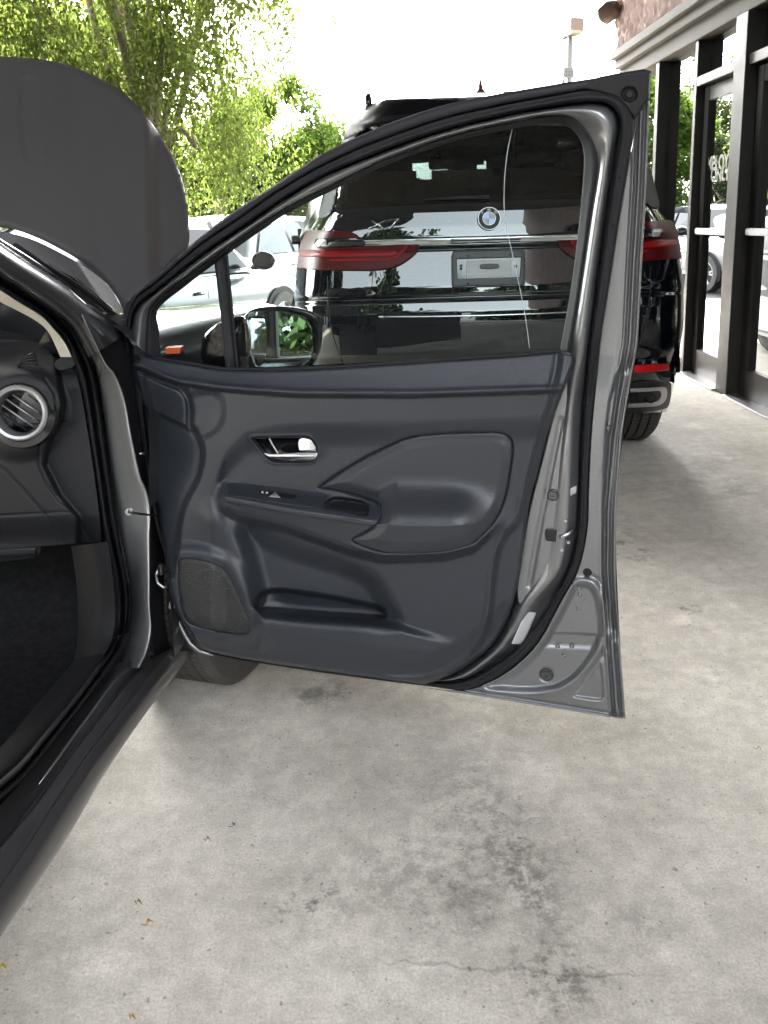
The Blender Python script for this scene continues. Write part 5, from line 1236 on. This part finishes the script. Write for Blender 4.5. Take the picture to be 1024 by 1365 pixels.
# ------------------------------------------------------------------ trees
LV = {'weep': leaf_mat('yellow green leaves', (.060, .088, .013), (.120, .155, .032), .58), 'bright': leaf_mat('bright green leaves', (.045, .085, .010), (.095, .145, .022), .55), 'dark': leaf_mat('dark green leaves', (.008, .018, .005), (.022, .036, .009), .3), 'mid': leaf_mat('mid green leaves', (.03, .055, .009), (.065, .09, .015), .45)}
def leaves_mesh(name, C, size, rng, m, parent, droop=.6, asp=.45):
    """C: centres (n,3); a folded, pointed leaf of 2 quads' worth of corners at each"""
    n = len(C); s = size*(.65+.7*rng.rand(n))[:, None]
    th = rng.rand(n)*2*math.pi; ph = (rng.rand(n)-.5)*1.6-droop
    d = np.stack([np.cos(th)*np.cos(ph), np.sin(th)*np.cos(ph), np.sin(ph)], 1)
    q = rng.randn(n, 3); t = np.cross(d, q); t /= np.linalg.norm(t, axis=1)[:, None]+1e-9
    V = np.stack([C, C+d*s*.5+t*s*asp*.5, C+d*s, C+d*s*.5-t*s*asp*.5], 1).reshape(-1, 3)
    me = bpy.data.meshes.new(name); me.vertices.add(4*n); me.vertices.foreach_set('co', V.astype(np.float32).ravel())
    me.loops.add(4*n); me.loops.foreach_set('vertex_index', np.arange(4*n, dtype=np.int32))
    me.polygons.add(n); me.polygons.foreach_set('loop_start', np.arange(0, 4*n, 4, dtype=np.int32)); me.polygons.foreach_set('loop_total', np.full(n, 4, dtype=np.int32))
    me.materials.append(m); me.update(); me.validate()
    o = bpy.data.objects.new(name, me); COL.objects.link(o); o.parent = parent; return o
def tree(name, label, base, trunk_h, cc, cr_, ncl, per, size, m, seed, weep=0., trunk_r=.16, group='trees around the lot', low=-1.0, bare=7):
    rng = np.random.RandomState(seed); t = tag(empty(name, base), label, 'tree', group)
    cc = A(cc)-A(base); cr_ = A(cr_)
    # cluster centres through the crown's volume
    cl = []
    while len(cl) < ncl:
        p = rng.uniform(-1, 1, 3)
        rr = np.linalg.norm(p)
        if rr < 1 and rr > .25 and p[2] > low: cl.append(cc+p*cr_*(.80+.3*rng.rand()))
    cl = np.array(cl); pts = []
    for c in cl:
        sz = .35+.5*rng.rand(); k = int(per*(.5+rng.rand()))
        if weep:
            ns = max(3, k//26)
            for _ in range(ns):
                a = c+rng.randn(3)*[.33*cr_[0]/3, .33*cr_[0]/3, .18]; L_ = weep*(.35+.9*rng.rand()); kk = int(26*(.5+.9*rng.rand()))
                tt = rng.rand(kk); sw = rng.randn(2)*.10
                pts.append(np.stack([a[0]+sw[0]*tt*L_+rng.randn(kk)*.05, a[1]+sw[1]*tt*L_+rng.randn(kk)*.05, a[2]-tt*L_], 1))
        else:
            q = rng.randn(k, 3); q /= np.linalg.norm(q, axis=1)[:, None]; q *= (rng.rand(k)**.45)[:, None]
            pts.append(c+q*sz*cr_*[.34, .34, .28]*1.0)
    C = np.concatenate(pts)
    leaves_mesh('crown', C, size, rng, m, t, .5 if not weep else 1.0)
    # trunk with limbs
    V = []; F = []
    def limb(pts, r0, r1, sg=7):
        o = len(V); P = cr(pts, 5); T = np.gradient(P, axis=0); T /= np.linalg.norm(T, axis=1)[:, None]+1e-9
        for i, (p, tt) in enumerate(zip(P, T)):
            e1 = np.cross(tt, [.3, .9, .1]); e1 /= np.linalg.norm(e1)+1e-9; e2 = np.cross(tt, e1); r = r0+(r1-r0)*i/(len(P)-1)
            for k in range(sg):
                a = 2*math.pi*k/sg; V.append(p+r*(e1*math.cos(a)+e2*math.sin(a)))
        for i in range(len(P)-1):
            for k in range(sg): F.append((o+i*sg+k, o+i*sg+(k+1) % sg, o+(i+1)*sg+(k+1) % sg, o+(i+1)*sg+k))
    top = A([cc[0]*.6, cc[1]*.6, max(trunk_h, cc[2])])
    limb([(0, 0, -.1), (.05, 0, trunk_h*.4), (top[0]*.3, top[1]*.3, trunk_h), top], trunk_r, trunk_r*.4, 10)
    for i in range(min(bare*2, len(cl))):
        c = cl[i]; s0_ = A([top[0]*.3, top[1]*.3, trunk_h])*(.75+.3*rng.rand())
        mid = (s0_+c)/2+A([0, 0, .25])+rng.randn(3)*.2
        limb([s0_, mid, c, c+rng.randn(3)*.3+A([0, 0, -.2])], trunk_r*.42, .012, 6)
    mesh_obj('trunk', V, F, M['bark'], t)
    return t
tb_ = at_y(A(226.), A(292.), A(13.5))
tree('weeping_tree', 'large yellow-green tree with drooping foliage rising behind the raised hood', (float(tb_[0]), 13.5, LOT), 2.6, (float(tb_[0])-1.15, 13.5, 5.0), (3.35, 2.2, 3.6), 110, 900, .085, LV['weep'], 5, 1.5, .17, low=-.75, bare=12)
tree('dark_bush', 'dark green bush under the drooping foliage right of the hood', (-3.7, 19.5, LOT), .8, (-3.7, 19.5, 1.5), (1.6, 1.2, 1.5), 30, 420, .10, LV['dark'], 8, 0, .08)
tree('broadleaf_tree', 'bright green rounded tree between the weeping tree and the black SUV', (-3.2, 27, LOT), 1.6, (-3.3, 27, 2.8), (2.9, 1.8, 2.7), 100, 480, .14, LV['bright'], 11, 0, .14)
tree('small_tree', 'small bright green tree showing at the SUV roof edge', (-2.3, 30, LOT), 1.1, (-2.3, 30, 2.2), (1.9, 1.4, 2.4), 60, 420, .15, LV['bright'], 12, 0, .10)
for i, (x, y, h, r_, kind, lab) in enumerate((
        (-8.0, 24, 4.0, 3.4, 'mid', 'tall leafy tree behind the hood, nearest the weeping tree'),
        (-12.5, 27, 4.6, 3.8, 'weep', 'yellow-green tree far left, mirrored in the storefront glass'),
        (-9.0, 34, 5.2, 4.2, 'mid', 'tall green tree mirrored highest in the storefront window'),
        (-15.5, 35, 5.0, 4.4, 'bright', 'wide green tree mirrored in the storefront glass door'))):
    tree('background_tree', lab, (x, y, LOT), 1.8, (x, y, h), (r_, r_*.7, h*.92), 70, 480, .17, LV[kind], 30+i, 0, .2)
for i, (x, y) in enumerate(((-5.8, 24), (-9.5, 21.5), (-13.2, 24), (-1.2, 34), (-17, 27))):
    tree('hedge_bush', ['low hedge bush beside the dark bush', 'low hedge bush behind the white utility vehicle', 'low hedge bush behind the blue car', 'low green bush farthest back by the SUV', 'low hedge bush at the far left of the lot'][i], (x, y, LOT), .5, (x, y, 1.0), (2.0, 1.2, 1.1), 34, 360, .12, LV['dark' if i % 2 else 'mid'], 50+i, 0, .06, 'hedge bushes along the lot')
for i, (x, y, h, r_, lab) in enumerate(((-3.4, -10.5, 4.9, 3.2, 'dark tree mirrored in the left half of the wing mirror'), (-.3, -14, 3.0, 2.8, 'dark tree mirrored in the right half of the wing mirror'), (-8.5, -6.5, 4.6, 3.4, 'tall dark tree behind the sedan, mirrored at the left of the SUV tailgate'),
        (4.2, -13, 2.2, 2.6, 'low dark tree mirrored at the right of the SUV bumper'), (-9.5, -.5, 4.6, 3.4, 'tall dark tree beside the sedan, mirrored in the SUV corner'), (-9.0, 5.6, 4.0, 3.0, 'dark tree left of the sedan, out beyond the raised hood'), (-10.5, 2.6, 4.8, 3.4, 'dark tree abreast of the sedan, between its two dark neighbours'))):
    tree('rear_tree', lab, (x, y, LOT), 1.2, (x, y, h), (r_, r_*.8, h*.92), 80, 460, .27, LV['dark'], 70+i, 0, .2, 'trees behind the viewer')

# ------------------------------------------------------------------ poles
pb = at_y(A(760.), A(60.), A(34.))
lp = tag(empty('light_pole', (float(pb[0]), 34, LOT)), 'tall parking lot light pole with two bronze box lamps against the white sky', 'light pole')
ztop = float(at_y(A(760.), A(44.), A(34.))[2])-LOT
lathe('post', [(.16, 0), (.15, .6), (.12, ztop*.6), (.10, ztop)], M['pole'], (0, 0, 0), (0, 0, 1), lp, 12)
def lamp_box(name, u0, v0, u1, v1, yy, dy):
    a = at_y(A(u0), A(v0), A(yy)); b = at_y(A(u1), A(v1), A(yy)); bm = bmesh.new()
    c = (a+b)/2-A([pb[0], 34, LOT]); s = np.abs(b-a)
    add_box(bm, c, (s[0], dy, s[2]), Matrix.Rotation(.25, 4, 'Z'), .02); return bm_obj(name, bm, M['lamp_box'], lp)
lb = lamp_box('lamp_head', 756, 26, 774, 44, 33.6, .6)
ll = lamp_box('lamp_lens', 757, 42, 772, 47, 33.5, .5); ll.data.materials[0] = mat('lamp lens', (.16, .12, .06), .5)
lamp_box('lamp_head', 749, 34, 756, 52, 34.5, .5)
fl_ = tag(empty('floodlight', tuple(at_y(A(758.), A(99.), A(30.)))), 'small pale floodlight with a wire guard on the light pole', 'light')
bm = bmesh.new()
for k in range(4):
    add_box(bm, (-.16+.107*k, 0, .05), (.02, .03, .36)); add_box(bm, (0, -.003, -.11+.107*k), (.36, .03, .02))
bm_obj('guard', bm, M['pole'], fl_)
bm = bmesh.new(); add_box(bm, (0, .07, .05), (.32, .10, .32), None, .02); bm_obj('housing', bm, mat('pale lamp', (.10, .10, .09), .5), fl_)
bm = bmesh.new(); add_box(bm, (0, .1, -.9), (.06, .06, 1.7)); add_box(bm, (-.15, .1, -.2), (.1, .12, .12)); bm_obj('bracket', bm, M['pole'], fl_)
sb_ = at_y(A(421.), A(170.), A(36.))
sl_ = tag(empty('street_lamp', (float(sb_[0]), 36, LOT)), 'thin grey street lamp with a short arm above the green trees', 'street lamp')
zt = float(at_y(A(421.), A(142.), A(36.))[2])-LOT
tube('post', [(0, 0, 0), (0, 0, zt*.6), (0, 0, zt-.05), (-.04, 0, zt), (-.3, 0, zt+.03)], [.06, .05, .04, .035, .03], M['pole'], sl_, 8)
bm = bmesh.new(); add_box(bm, (-.42, 0, zt+.02), (.34, .12, .07), None, .02); bm_obj('lamp_head', bm, M['pole'], sl_)

# ------------------------------------------------------------------ fallen leaves
def litter(u, v, size, ang, col, label):
    c = at_z(A(u), A(v), A(.002)); o = tag(empty('fallen_leaf', tuple(c), ang), label, 'leaf', 'leaves on the concrete')
    L_ = size*.62; n = 7; V = []
    for i in range(n):
        t = i/(n-1); w_ = .32*L_*math.sin(math.pi*t)**.8; x = (t-.5)*L_; z = .004+.006*math.sin(math.pi*t*1.3)
        V += [(x, -w_, z+.0005), (x, 0, z-.001), (x, w_, z+.001)]
    mesh_obj('blade', V, grid_faces(n, 3), mat('leaf litter', col, .8, var=.2, vscale=200), o)
    tube('stalk', [(-.5*L_, 0, .004), (-.62*L_, .004, .003), (-.75*L_, .01, .002)], .0008, M['bark'], o, 5)
litter(200, 1232, .022, .9, (.55, .23, .04), 'curled orange leaf on the concrete at lower left')
litter(186, 1206, .016, .3, (.38, .17, .06), 'brown leaf just above the orange leaf at lower left')
litter(278, 1122, .016, .4, (.36, .15, .05), 'reddish brown leaf on the concrete below the door')
litter(312, 1102, .012, 1.2, (.06, .055, .04), 'dark leaf scrap on the concrete below the door')
litter(5, 1292, .018, .2, (.60, .42, .05), 'yellow leaf at the left edge of the concrete')
litter(178, 1360, .014, .2, (.50, .28, .06), 'small tan leaf at the bottom edge of the picture')
litter(1012, 1000, .016, .2, (.45, .26, .08), 'tan leaf on the concrete at the right edge')
